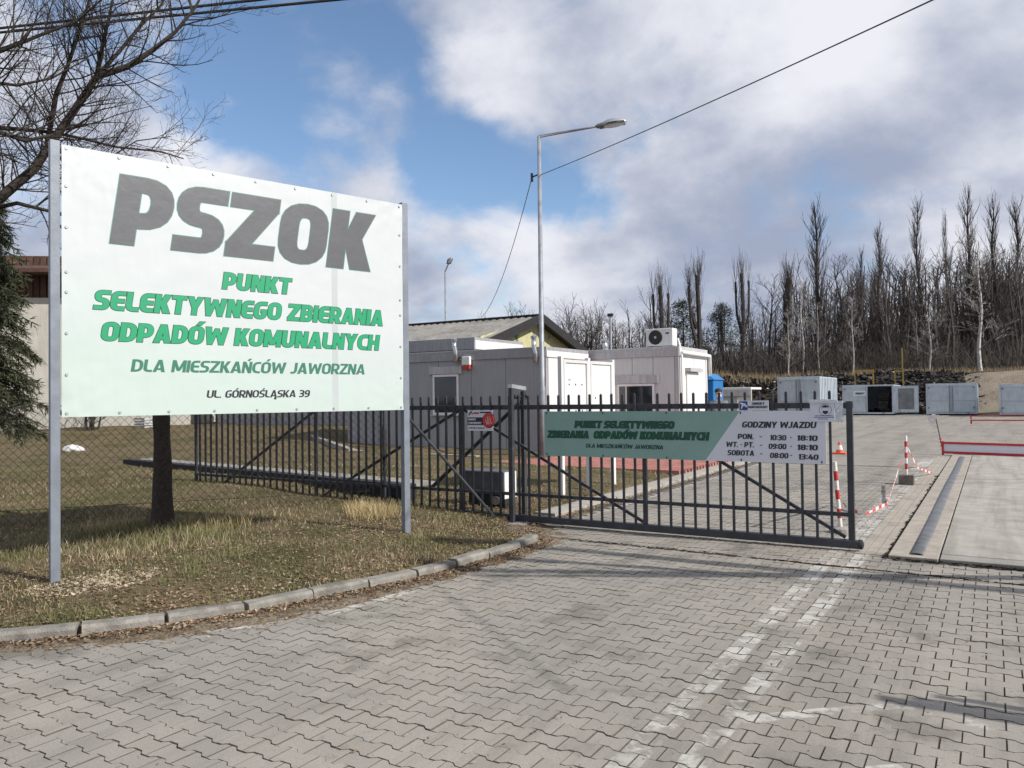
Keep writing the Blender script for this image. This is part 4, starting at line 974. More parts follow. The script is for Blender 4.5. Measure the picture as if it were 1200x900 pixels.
dd = (PD(1065, 0, 8)-la); cable('overhead_wire', la, la+dd*1.6, .12, .009, 'thin wire from the tall street lamp up to the top right of the sky')
cable('overhead_wire', lb+Vector((-.22, 0, lz-1.0)), PD(564, 372, 34), .6, .010, 'thin wire sagging from the tall street lamp down left to the barn roof')

# ------------------------------------------------------------------ house far left
hy = 31.0
def HP(px, py, D): return PD(px, py, D)
hl_ = PD(-140, 512, 31); hr_ = PD(215, 510, 32.5); hl_.z = hr_.z = .25
hd = (hr_-hl_).normalized(); hn = Vector((hd.y, -hd.x, 0)); hL = (hr_-hl_).length
ztw = PD(40, 361, 31.5).z
house = empty('cream_house', tuple(hl_), 'cream rendered house with brown slatted upper storey behind the conifer', 'house')
part('wall', M['cream'], house, lambda m: m.bar(hl_-hn*4+Vector((0, 0, ztw/2)), hr_-hn*4+Vector((0, 0, ztw/2)), 8, ztw+.4))
bm_ = MB(); bm_.box(-.11, .11, -.03, .03, 0, 1.9); bme = bm_.mesh('wall_board', M['brown_wood'])
an = math.atan2(hd.y, hd.x)
part('attic_wall', M['brown_wood'], house, lambda m: m.bar(hl_-hn*4+Vector((0, 0, ztw+.95)), hr_-hn*4-hd*.6+Vector((0, 0, ztw+.95)), 7.6, 1.9))
k = 0
while k*.26 < hL-.6:
    p = hl_+hd*(k*.26)-hn*.12+Vector((0, 0, ztw+.02)); put('wall_board', bme, house, p-house.location, (0, 0, an)); k += 1
def hroof(m):
    a = hl_+hn*1.0-hd*.5; b = hr_+hn*1.0+hd*.4; c = b-hn*5.2; d = a-hn*5.2; e = d-hn*5; f_ = c-hn*5
    z0 = ztw+1.5; z1 = ztw+2.9
    m.add([(a.x, a.y, z0), (b.x, b.y, z0), (c.x, c.y, z1), (d.x, d.y, z1), (f_.x, f_.y, z0), (e.x, e.y, z0), (a.x, a.y, z0-.15), (b.x, b.y, z0-.15)], [(0, 1, 2, 3), (3, 2, 4, 5), (6, 7, 1, 0), (1, 4, 2), (0, 3, 5), (6, 5, 4, 7)])
part('roof', M['tile_brown'], house, hroof)
# ------------------------------------------------------------------ yard things on the left
lbm = empty('long_slab', (-13, 11.3, 0), 'long low concrete slab with its shaded face coloured black, behind the fences', 'shaded_slab')
q0 = G(150, 548, .2); q1 = G(482, 580, .2)
part('shaded_slab', M['black'], lbm, lambda m: m.bar(Vector((q0.x, q0.y, .27)), Vector((q1.x, q1.y, .24)), .22, .24), bevel=.01)  # black colour stands for the shaded face of the concrete slab
part('slab_top', M['concrete'], lbm, lambda m: m.bar(Vector((q0.x, q0.y+.3, .35)), Vector((q1.x, q1.y+.3, .33)), .5, .05))
tk = bpy.data.objects.new('terrace_kerb', None); COL.objects.link(tk); tk['kind'] = 'structure'
pts = [G(240, 508, .45), G(300, 507, .45), G(345, 508, .45), G(368, 513, .42), G(390, 521, .35), G(412, 529, .25), G(436, 533, .15), G(480, 534, .12), G(560, 537, .12)]
for a, b in zip(pts, pts[1:]):
    part('terrace_kerb_stone', M['slab'], tk, lambda m: m.bar(a+Vector((0, 0, -.05)), b+Vector((0, 0, -.05)), .16, .24))
for (u, v, nm, lab) in ((86, 531, 'stone_block', 'white stone lump in the grass left of the tree trunk'),):
    g0 = G(u, v, .2); r = MB(g0); 
    mbb = MB()
    for i in range(40):
        pass
    vs = []; N = 7
    for j in range(N+1):
        th = pi*j/N
        for i in range(10):
            ph = 2*pi*i/10; rr = 1+.18*fbm(j*1.3, i*1.7, 1)
            vs.append((.42*sin(th)*cos(ph)*rr, .25*sin(th)*sin(ph)*rr, .16*cos(th)*rr+.08))
    mbb.add(vs, [(j*10+i, j*10+(i+1) % 10, (j+1)*10+(i+1) % 10, (j+1)*10+i) for j in range(N) for i in range(10)])
    tag(mbb.build(nm, M['white_paint'], loc=tuple(g0)), lab, 'stone')
st = G(174, 511, .3)
sk = empty('sheet_stack', tuple(st), 'stack of corrugated sheets beside the cream wall', 'stack')
for k in range(7): part('sheet', M['panel_trim'], sk, lambda m: m.box(st.x-.35+.03*(k % 2), st.x+.35, st.y-.4, st.y+.4, .3+k*.11, .3+k*.11+.07))

# ------------------------------------------------------------------ poles, cone, tape
def banded(pts0, pts1, r, n, root):
    a = Vector(pts0); b = Vector(pts1)
    for k in range(n):
        p = a.lerp(b, k/n); q = a.lerp(b, (k+1)/n); part('band', M['white_band' if k % 2 == 0 else 'red'], root, lambda m: m.tube([p, q], r, 10))
g1 = G(1062, 568); g1.z = 0
p1 = empty('barrier_pole', tuple(g1), 'short red and white striped pole in a square concrete foot on the paving', 'barrier pole')
part('foot_block', mat('stained_block', (.15, .13, .11), .9, .3, 10, .5, 40), p1, lambda m: m.box(g1.x-.12, g1.x+.12, g1.y-.02, g1.y+.2, 0, .17), bevel=.012)
banded(g1+Vector((0, .09, .17)), g1+Vector((0, .09, .86)), .024, 7, p1)
g2 = G(985, 624); g2.z = 0; tp2 = PD(978, 541, g2.dot(F0))
p2_ = empty('barrier_pole', tuple(g2), 'leaning red and white striped pole behind the free end of the gate', 'barrier pole')
part('foot_block', M['concrete'], p2_, lambda m: m.lathe((g2.x, g2.y, 0), [(.13, 0), (.12, .05), (.05, .07)], 14))
banded(g2+Vector((0, 0, .06)), tp2, .024, 7, p2_)
g3 = G(984, 532); g3.z = 0
cn = empty('traffic_cone', tuple(g3), 'small orange and white traffic cone seen past the gate end', 'traffic cone')
part('cone_base', M['orange'], cn, lambda m: m.box(g3.x-.17, g3.x+.17, g3.y-.17, g3.y+.17, 0, .04))
part('cone_body', M['orange'], cn, lambda m: m.lathe((g3.x, g3.y, .04), [(.10, 0), (.08, .08), (.05, .2), (.025, .29)], 14))
part('cone_band', M['white_band'], cn, lambda m: m.lathe((g3.x, g3.y, .04), [(.083, .08), (.053, .2)], 14))
g4 = G(1106, 533); g4.z = 0
p4 = empty('tape_pole', tuple(g4), 'thin stick wrapped in white and red tape at the end of the red edged board', 'tape pole')
tp4 = PD(1096, 487, g4.dot(F0))
part('stick', M['dark_steel'], p4, lambda m: m.tube([g4, tp4], .012, 6))
part('tape_bundle', M['tape_white'], p4, lambda m: [m.add([tp4+Vector((random.uniform(-.2, .1), random.uniform(-.05, .05), random.uniform(-.2, .1))) for _ in range(3)]+[tp4+Vector((random.uniform(-.12, .03), 0, -random.uniform(.15, .35)))], [(0, 1, 2), (1, 3, 2)]) for _ in range(9)])
part('red_tape', M['tape_red'], p4, lambda m: [m.tube([g4.lerp(tp4, .12+.09*k)+Vector((-.02, 0, 0)), g4.lerp(tp4, .16+.09*k)+Vector((.02, 0, 0))], .03, 6) for k in range(4)])
def ribbon(name, pts, label, wdt=.05):
    r = empty(name, tuple(pts[0]), label, 'barrier tape')
    P_ = [Vector(p) for p in pts]; L_ = []; 
    for a, b in zip(P_, P_[1:]):
        n = max(1, int((b-a).length/.16))
        for k in range(n): L_.append(a.lerp(b, k/n))
    L_.append(P_[-1])
    for colr, par in (('tape_red', 0), ('tape_white', 1)):
        mb = MB(r.location)
        for i in range(len(L_)-1):
            if i % 2 != par: continue
            a, b = L_[i], L_[i+1]; tw = i*.5; s = Vector((0, cos(tw)*.7, .5+.5*abs(sin(tw))))*wdt*.5
            mb.add([a-s, b-s, b+s, a+s], [(0, 1, 2, 3)])
        mb.build('red_segment' if par == 0 else 'white_segment', M[colr], r)
t1 = g1+Vector((0, .09, .72)); 
ribbon('barrier_tape', [t1, PD(1050, 560, g1.dot(F0)-.2), G(1040, 590, .03), G(1015, 602, .02), G(995, 598, .02), G(985, 585, .1), tp2+Vector((0, 0, -.15))], 'red and white tape sagging along the ground between the two striped poles', .05)
ribbon('barrier_tape', [t1, PD(1075, 548, 14.5), G(1088, 560, .03)+Vector((0, 1, 0))], 'loose end of red and white tape hanging right of the striped pole', .045)

# ------------------------------------------------------------------ containers
def container(X0, X1, Y, dep, h, label, leaves=2, open_right=False, zf=.12):
    r = empty('steel_container', ((X0+X1)/2, Y, 0), label, 'container', group='steel containers standing in the yard'); mt = M['container']
    def shell(m):
        t_ = .06
        m.box(X0, X0+t_, Y+.05, Y+dep, zf, h); m.box(X1-t_, X1, Y+.05, Y+dep, zf, h); m.box(X0+t_, X1-t_, Y+dep-t_, Y+dep, zf, h)
        m.box(X0+t_, X1-t_, Y+.05, Y+dep-t_, zf, zf+.08); m.box(X0+t_, X1-t_, Y+.05, Y+dep-t_, h-.06, h)
    part('shell', mt, r, shell)
    part('front_frame', mt, r, lambda m: (m.box(X0-.02, X0+.1, Y-.02, Y+.048, zf, h+.02), m.box(X1-.1, X1+.02, Y-.02, Y+.048, zf, h+.02), m.box(X0+.1, X1-.1, Y-.02, Y+.048, h-.1, h+.02), m.box(X0+.1, X1-.1, Y-.02, Y+.048, zf, zf+.12)))
    part('skid', M['black'], r, lambda m: [m.box(x, x+.2, Y+.1, Y+dep, -.02, zf-.002) for x in (X0+.3, X1-.5)])
    n = int(dep/.5); 
    for s_, x in ((1, X1),): part('side_rib', mt, r, lambda m: [m.box(x+.001, x+.05, Y+.3+k*.5, Y+.4+k*.5, zf+.1, h-.05) for k in range(n)])
    w_ = (X1-X0-.2)/leaves
    for k in range(leaves):
        a = X0+.1+k*w_; op = open_right and k == leaves-1
        if op: a = X1+.02
        fa = Y-.06 if not op else Y-.09
        lf = part('door_leaf', mt, r, lambda m: m.box(a+.012, a+w_-.012, fa, fa+.035, zf+.125, h-.105))
        def sub(nm, mt_, f):
            mb = MB(r.location); f(mb); mb.build(nm, mt_, lf)
        if op:
            sub('inner_sheet', M['cont_dark'], lambda m: m.box(a+.3, a+w_-.3, fa-.01, fa-.001, zf+.35, h-.3)); 
        else:
            sub('stiffener', mt, lambda m: (m.box(a+.02, a+w_-.02, fa-.03, fa-.001, (h+zf)/2-.12, (h+zf)/2-.06), m.box(a+.02, a+w_-.02, fa-.03, fa-.001, zf+.14, zf+.2), m.box(a+.02, a+w_-.02, fa-.03, fa-.001, h-.2, h-.13)))
            sub('lock_bar', M['cont_dark'], lambda m: m.tube([(a+(w_-.1 if k == 0 else .1), fa-.03, zf+.15), (a+(w_-.1 if k == 0 else .1), fa-.03, h-.12)], .022, 6))
            sub('hinge', M['cont_dark'], lambda m: [m.box(a+(.03 if k == 0 else w_-.12), a+(.12 if k == 0 else w_-.03), fa-.05, fa-.031, z, z+.1) for z in (zf+.4, h-.35)])
    return r
cA = PY(988, 487, 65); cB = PY(1047.5, 487, 65); hh = PY(1030, 451, 65).z
c_ = container(cA.x, cB.x, 65, 5.5, hh, 'blue grey steel container with its right door swung open and a white label', open_right=True)
lbx = PY(1000, 458, 64.9); lby = PY(1015, 464, 64.9)
part('label_plate', M['ink_white'], c_, lambda m: m.box(lbx.x, lby.x, 64.90, 64.92, lby.z, lbx.z))
gtext('OBIEKT', lbx.x+.12, lby.x-.1, (lbx.z+lby.z)/2-.09, .16, 'ink_black', parent=c_, y=64.89, shear=0)
ct = empty('waste_heap', (cB.x-1.2, 67, 0), 'dark scrap heaped inside the open container', 'scrap')
for k in range(9):
    x = cB.x-.62-random.uniform(0, .35); z = .22+.17*k; part('scrap_piece', M['rock'], ct, lambda m: m.box(x-.35, x+.3, 66+random.uniform(0, .4), 67.5, z, z+.15))
cA = PY(1086, 487, 65); cB = PY(1145, 487, 65)
container(cA.x, cB.x, 65, 5.5, hh, 'closed blue grey steel container directly right of the open one')
cA = PY(1172, 489, 62.5); container(cA.x, cA.x+3.6, 62.5, 5.5, PY(1180, 450.5, 62.5).z, 'closed blue grey steel container cut off by the right edge of the view')
Yc = 46.5; cA = PY(912, 480, Yc); cB = PY(961, 480, Yc)
container(cA.x, cB.x, Yc, 5.8, PY(940, 441.5, Yc).z, 'tall pale steel container standing left of the row, nearer the gate')
cst = tag(rect_sheet('container_stand', -16, 12, 63, 72, .01, M['slab']), kind='structure')
# yellow frames behind the containers
for (pa, pb, pc, lab) in (((1002, 453), (1023, 433), (1023, 455), 'yellow metal frame behind the open container, left of the thin birch'), ((1049, 455), (1049, 434), (1058, 434), 'yellow metal frame with a tall rod behind the open container')):
    yy = 72.5; r = empty('yellow_frame', tuple(Vector((PY(pa[0], pa[1], yy).x, yy, 0))), lab, 'frame')
    P3_ = [PY(*q, yy) for q in (pa, pb, pc)]
    xs = sorted([q.x for q in P3_]); zt = max(q.z for q in P3_)
    part('upright', M['yellow'], r, lambda m: m.box(xs[-1]-.05, xs[-1]+.05, yy-.05, yy+.05, 0, zt)); part('upright', M['yellow'], r, lambda m: m.box(xs[0]-.04, xs[0]+.04, yy-.06, yy+.06, 0, zt-.01))
    part('crossbar', M['yellow'], r, lambda m: m.box(xs[0]+.061, xs[-1]-.081, yy-.05, yy+.05, zt-.16, zt-.02))
r0 = PY(1057.5, 430, 72.5); part('rod', M['yellow'], r, lambda m: m.box(r0.x-.04, r0.x+.04, 72.42, 72.5, zt, PY(1057, 408, 72.5).z))

# blue cabin, low store, person
yb_ = 25.5; b0 = PY(825.5, 470, yb_); b1 = PY(836.5, 470, yb_); bt = PY(831, 441, yb_).z
bt_ = empty('portable_toilet', ((b0.x+b1.x)/2, yb_+.5, 0), 'blue plastic portable toilet right of the gatehouse cabin', 'portable toilet')
part('body', M['blue'], bt_, lambda m: m.box(b0.x-.65, b1.x, yb_, yb_+1.1, 0, bt-.12), bevel=.03)
part('roof', M['blue'], bt_, lambda m: m.add([(b0.x-.7, yb_-.05, bt-.115), (b1.x+.04, yb_-.05, bt-.115), (b1.x+.04, yb_+1.15, bt-.115), (b0.x-.7, yb_+1.15, bt-.115), (b0.x-.5, yb_+.15, bt+.1), (b1.x-.2, yb_+.15, bt+.1), (b1.x-.2, yb_+.95, bt+.1), (b0.x-.5, yb_+.95, bt+.1)], [(0, 3, 2, 1), (4, 5, 6, 7), (0, 1, 5, 4), (1, 2, 6, 5), (2, 3, 7, 6), (3, 0, 4, 7)]))
part('door', M['ink_blue'], bt_, lambda m: m.box(b0.x-.5, b1.x-.12, yb_-.03, yb_-.003, .12, 1.2), bevel=.01)
ys_ = 40.0; s0 = PY(839, 470, ys_); s1 = PY(881, 470, ys_); st_z = PY(860, 454, ys_).z
lst = empty('store_rack', ((s0.x+s1.x)/2, ys_, 0), 'low white roofed store with a slatted front behind the person', 'store')
part('roof', M['white_paint'], lst, lambda m: m.box(s0.x, s1.x, ys_-.1, ys_+2, st_z-.12, st_z), bevel=.02)
part('fascia', M['panel_trim'], lst, lambda m: m.box(s0.x+.05, s1.x-.05, ys_-.13, ys_-.103, st_z-.45, st_z-.125))
part('cabinet', M['panel_trim'], lst, lambda m: m.box(s0.x+.05, s0.x+(s1.x-s0.x)*.6, ys_, ys_+1.8, 0, st_z-.46))
for k in range(14): x = s0.x+(s1.x-s0.x)*(.62+.027*k); part('slat', M['white_paint'], lst, lambda m: m.box(x, x+.05, ys_, ys_+.04, .1, st_z-.46))
part('side_post', M['white_paint'], lst, lambda m: m.box(s1.x-.08, s1.x, ys_-.05, ys_+.03, 0, st_z-.122))

pd = PD(842, 465, 19.8); PX, PYy = pd.x, pd.y
pr = empty('person', (PX, PYy, 0), 'person in a grey jacket and white face mask standing behind the gate', 'person')
def skinfig(name, m, verts, edges, rad, sub=2):
    me = bpy.data.meshes.new(name); me.from_pydata([Vector(v)-Vector((0, 0, 0)) for v in verts], edges, []); me.materials.append(m)
    o = bpy.data.objects.new(name, me); COL.objects.link(o); o.parent = pr
    sk_ = o.modifiers.new('skin', 'SKIN'); sv_ = me.skin_vertices[0].data
    for i, r in enumerate(rad): sv_[i].radius = r if hasattr(r, '__len__') else (r, r); sv_[i].use_root = i == 0
    sk_.use_smooth_shade = True
    s_ = o.modifiers.new('sub', 'SUBSURF'); s_.levels = sub; s_.render_levels = sub
    return o
# local frame: facing -y
bv = [(0, 0, .98), (0, 0, 1.15), (0, -.01, 1.35), (0, 0, 1.47), (0, -.01, 1.55), (0, -.02, 1.64), (0, -.02, 1.74),
      (.1, 0, .93), (.11, -.02, .5), (.115, .02, .09), (.12, -.13, .05), (-.1, 0, .93), (-.12, 0, .5), (-.13, .02, .09), (-.14, -.12, .05),
      (.17, 0, 1.42), (.24, .02, 1.15), (.26, -.06, .9), (.25, -.1, .8), (-.17, 0, 1.42), (-.25, .02, 1.15), (-.27, -.06, .9), (-.26, -.1, .8)]
be = [(0, 1), (1, 2), (2, 3), (3, 4), (4, 5), (5, 6), (0, 7), (7, 8), (8, 9), (9, 10), (0, 11), (11, 12), (12, 13), (13, 14), (2, 15), (15, 16), (16, 17), (17, 18), (2, 19), (19, 20), (20, 21), (21, 22)]
br_ = [(.15, .11), (.15, .11), (.16, .12), (.07, .07), (.055, .06), (.08, .095), (.075, .09), .09, .06, .045, .04, .09, .06, .045, .04, .06, .048, .038, .035, .06, .048, .038, .035]
skinfig('body', M['skin'], bv, be, br_)
jv = [(0, 0, .92), (0, 0, 1.15), (0, -.01, 1.36), (0, 0, 1.48), (.18, 0, 1.43), (.25, .02, 1.15), (.265, -.06, .9), (-.18, 0, 1.43), (-.26, .02, 1.15), (-.275, -.06, .9)]
skinfig('jacket', M['jacket'], jv, [(0, 1), (1, 2), (2, 3), (2, 4), (4, 5), (5, 6), (2, 7), (7, 8), (8, 9)], [(.19, .14), (.185, .14), (.19, .145), (.085, .085), .08, .065, .055, .08, .065, .055])
skinfig('trousers', M['trousers'], [(0, 0, .95), (.1, 0, .9), (.11, -.02, .5), (.115, .02, .14), (-.1, 0, .9), (-.12, 0, .5), (-.13, .02, .14)], [(0, 1), (1, 2), (2, 3), (0, 4), (4, 5), (5, 6)], [(.15, .12), .105, .075, .065, .105, .075, .065])
def ell(m, c, r, zc=None, n=12):
    vs = []; 
    for j in range(n+1):
        th = pi*j/n
        for i in range(n*2):
            ph = pi*i/n; vs.append((c[0]+r[0]*sin(th)*cos(ph), c[1]+r[1]*sin(th)*sin(ph), c[2]+r[2]*cos(th)))
    N2 = 2*n; m.add(vs, [(j*N2+i, j*N2+(i+1) % N2, (j+1)*N2+(i+1) % N2, (j+1)*N2+i) for j in range(n) for i in range(N2)])
for nm, mt, c, r_ in (('hair', 'hair', (0, .02, 1.735), (.095, .105, .075)), ('face_mask', 'cloth_white', (0, -.085, 1.615), (.062, .05, .055)), ('shoe', 'black', (.12, -.08, .04), (.05, .13, .045)), ('shoe', 'black', (-.135, -.08, .04), (.05, .13, .045))):
    mb = MB(); ell(mb, c, r_); mb.build(nm, M[mt], pr, smooth=True)
mb = MB(); [ell(mb, (s*.035, -.105, 1.675), (.012, .008, .007), n=6) for s in (-1, 1)]; mb.build('eyes', M['ink_black'], pr)
for s in (-1, 1): mb = MB(); ell(mb, (s*.088, 0, 1.65), (.012, .022, .032), n=6); mb.build('ear', M['skin'], pr, smooth=True)
pr.rotation_euler = (0, 0, radians(25))

# ------------------------------------------------------------------ trees
def grow(segs, p, d, L, r, lvl, rng, up=.25, spread=.8, nch=5, wig=.18, minr=.006, ratio=.55, maxl=4, taper=.35):
    n = max(3, int(4+L*1.2)) if lvl < 2 else 4
    pts = [Vector(p)]; d = Vector(d).normalized(); rad = [r]
    for i in range(n):
        d = (d+Vector((rng.gauss(0, wig), rng.gauss(0, wig), rng.gauss(0, wig)+up*.25))).normalized()
        pts.append(pts[-1]+d*(L/n)); rad.append(max(minr, r*(1-(1-taper)*(i+1)/n)))
    segs.append((pts, rad, lvl))
    if lvl >= maxl: return
    for k in range(nch):
        t_ = .25+.75*(k+rng.random())/nch; i = min(n-1, int(t_*n)); q = pts[i].lerp(pts[i+1], t_*n-i) if i < n else pts[-1]
        dd_ = (pts[i+1]-pts[i]).normalized(); a = rng.uniform(0, 2*pi)
        o = Vector((cos(a), sin(a), 0)) if abs(dd_.z) > .7 else Vector((rng.gauss(0, 1), rng.gauss(0, 1), rng.gauss(0, .8)+.3))
        o = (o-dd_*o.dot(dd_)).normalized(); nd_ = (dd_*(1-spread*.5)+o*spread+Vector((0, 0, up))).normalized()
        grow(segs, q, nd_, L*ratio*rng.uniform(.65, 1.15)*(1.15-.5*t_), max(minr, rad[i]*.55), lvl+1, rng, up, spread, max(3, nch-1) if lvl else nch, wig, minr, ratio, maxl, taper)
def mesh_segs(segs, lv, off=(0, 0, 0), sides=(6, 5, 3, 3, 3, 3), skip=1):
    mb = MB(off)
    for pts, rad, l in segs:
        if l in lv: mb.tube(pts, rad, sides[min(l, 5)], cap=False)
    return mb
rng = random.Random(11)
# near bare tree on the left: main limbs surveyed, twigs grown on them
def limb(pxs, D0, D1, r0, r1):
    n = len(pxs); return [PD(px, py, D0+(D1-D0)*i/(n-1)) for i, (px, py) in enumerate(pxs)], [r0+(r1-r0)*i/(n-1) for i in range(n)]
tb = PD(-230, 640, 9.5); tb.z = .1
lt = empty('bare_tree', tuple(tb), 'big leafless tree whose dark branches reach over the top left behind the board', 'tree')
segs = []
main = [((-230, 640), (-215, 480), (-170, 360), (-90, 290), (0, 232), (40, 198), (62, 165), (88, 128), (113, 90)), ]
limbs = [limb(main[0], 9.5, 10.5, .085, .042)]
limbs.append(limb([(113, 90), (150, 78), (180, 58), (205, 38), (228, 10), (250, -30)], 10.5, 10.8, .05, .012))
limbs.append(limb([(113, 90), (120, 55), (128, 20), (138, -30)], 10.5, 10.2, .032, .01))
limbs.append(limb([(113, 90), (140, 60), (165, 30), (190, 5), (200, -30)], 10.5, 11, .03, .012))
limbs.append(limb([(55, 170), (66, 110), (80, 75), (92, 40), (105, 0), (115, -40)], 10.4, 10, .035, .01))
limbs.append(limb([(0, 150), (30, 152), (60, 155), (95, 162), (135, 172), (190, 178), (215, 186)], 9.8, 11.5, .03, .008))
limbs.append(limb([(-90, 200), (-40, 172), (0, 155), (30, 165), (62, 158)], 9, 9.8, .05, .02))
limbs.append(limb([(-90, 290), (-30, 250), (20, 238), (60, 248), (100, 260)], 10, 10.5, .04, .015))
limbs.append(limb([(-170, 360), (-120, 200), (-60, 90), (-20, 20), (10, -60)], 9.5, 9.5, .06, .02))
limbs.append(limb([(-60, 90), (0, 60), (50, 40), (90, 25), (130, -10)], 9.5, 9.7, .035, .01))
limbs.append(limb([(-90, 130), (-20, 95), (20, 100), (60, 92), (100, 70)], 9.3, 9.7, .03, .008))
limbs.append(limb([(60, 190), (85, 180), (120, 190), (160, 165), (200, 160)], 10.6, 11.2, .02, .006))
for pts, rad in limbs:
    segs.append((pts, rad, 0))
    tot = sum((b-a).length for a, b in zip(pts, pts[1:])); nb_ = int(tot*11)
    for k in range(nb_):
        i = rng.randrange(1 if rad[0] > .1 else 0, len(pts)-1)
        if rad[i] > .09: continue
        q = pts[i].lerp(pts[i+1], rng.random()); dd_ = (pts[i+1]-pts[i]).normalized()
        o = CR*rng.gauss(0, 1)+CU*rng.gauss(.25, .9)+F0*rng.gauss(0, .7); o = (o-dd_*o.dot(dd_)).normalized()
        grow(segs, q, dd_*.55+o*.75, rng.uniform(.45, 1.25), min(.011, rad[i]*.45), 1, rng, .12, .7, 5, .10, .0020, .5, 3, .35)
mesh_segs(segs, (0,), tb).build('trunk', M['bark'], lt, smooth=True)
mesh_segs(segs, (1, 2, 3), tb).build('crown', M['bark'], lt)
# trunk behind the board
tr = G(191, 622, .12); tr.z = .1
pt = empty('pollard_tree', tuple(tr), 'rough dark tree trunk standing behind the sign board', 'tree')
mb = MB(tr); pts = []; rad = []
for i in range(22):
    z = i*.15; pts.append(tr+Vector((.03*fbm(z, 1, .8), .03*fbm(z, 7, .8), z-.05))); rad.append(.108+.075*exp(-z*4.5)+.008*fbm(z*3, 3)-.012*z)
mb.tube(pts, rad, 18)
mb.v = [(x*(1+.07*mnoise.noise(Vector((math.atan2(y, x)*2.2, z*2.5, 1)))), y*(1+.07*mnoise.noise(Vector((math.atan2(y, x)*2.2, z*2.5, 1)))), z) for x, y, z in mb.v]
mb.build('trunk', M['bark'], pt, smooth=True)
segs = []; rng = random.Random(5)
for k in range(16):
    a = rng.uniform(0, 6.28); grow(segs, pts[-1]-Vector((0, 0, .2+.5*rng.random())), Vector((cos(a)*.5, sin(a)*.5, 1)), rng.uniform(.5, .95), .012, 1, rng, .3, .6, 4, .12, .003, .5, 3)
mesh_segs(segs, (1, 2, 3), tr).build('crown', M['bark'], pt)
# ivy-ish shrub stem by the cream wall
sx = G(108, 513, .3)
ss = empty('bare_shrub', tuple(sx), 'leafless multi-stemmed shrub against the cream wall', 'shrub')
segs = []; rng = random.Random(8)
for k in range(9): grow(segs, sx+Vector((rng.uniform(-.2, .2), rng.uniform(-.2, .2), 0)), Vector((rng.uniform(-.5, .5), rng.uniform(-.3, .3), 1)), rng.uniform(1.6, 2.6), .05, 1, rng, .2, .6, 5, .12, .008, .5, 3)
mesh_segs(segs, (1, 2, 3), sx).build('stems', M['bark'], ss)
# conifer at the left edge
cb = PD(-40, 600, 13.2); cb.z = .2
cft = empty('conifer', tuple(cb), 'dark drooping conifer at the left edge in front of the cream house', 'tree')
part('trunk', M['bark'], cft, lambda m: m.tube([cb, cb+Vector((.05, 0, 3)), cb+Vector((0, 0, 5.9))], [.15, .1, .02], 8))
nm_ = MB(cb); bm2 = MB(cb); rng = random.Random(3)
for k in range(470):
    z = rng.uniform(1.15, 5.1); a = rng.uniform(0, 2*pi); L_ = 1.38*(1-(z-.5)/6.2)**.6*rng.uniform(.75, 1.12)
    p = cb+Vector((0, 0, z)); d = Vector((cos(a), sin(a), .12)); pts = [p]
    for i in range(7):
        d = (d+Vector((rng.gauss(0, .08), rng.gauss(0, .08), -.11))).normalized(); pts.append(pts[-1]+d*L_/7)
    bm2.tube(pts, [.014*(1-i/8)+.003 for i in range(8)], 3, cap=False)
    for i in range(1, 8):
        for q in range(11):
            c = pts[i-1].lerp(pts[i], rng.random()); dn_ = Vector((rng.gauss(0, .6), rng.gauss(0, .6), rng.gauss(-.55, .5))).normalized()*rng.uniform(.08, .2)
            dn_ += (pts[i]-pts[i-1])*.5
            for h_ in range(3):
                s_ = Vector((rng.gauss(0, 1), rng.gauss(0, 1), rng.gauss(0, 1))).normalized()*.013
                e = c+dn_*(.4+.3*h_)+Vector((rng.gauss(0, .025), rng.gauss(0, .025), rng.gauss(0, .025)))
                nm_.add([c+dn_*.25*h_-s_, c+dn_*.25*h_+s_, e], [(0, 1, 2)])
bm2.build('branches', M['bark'], cft); tag(nm_.build('needles', M['needle'], cft), kind='stuff')

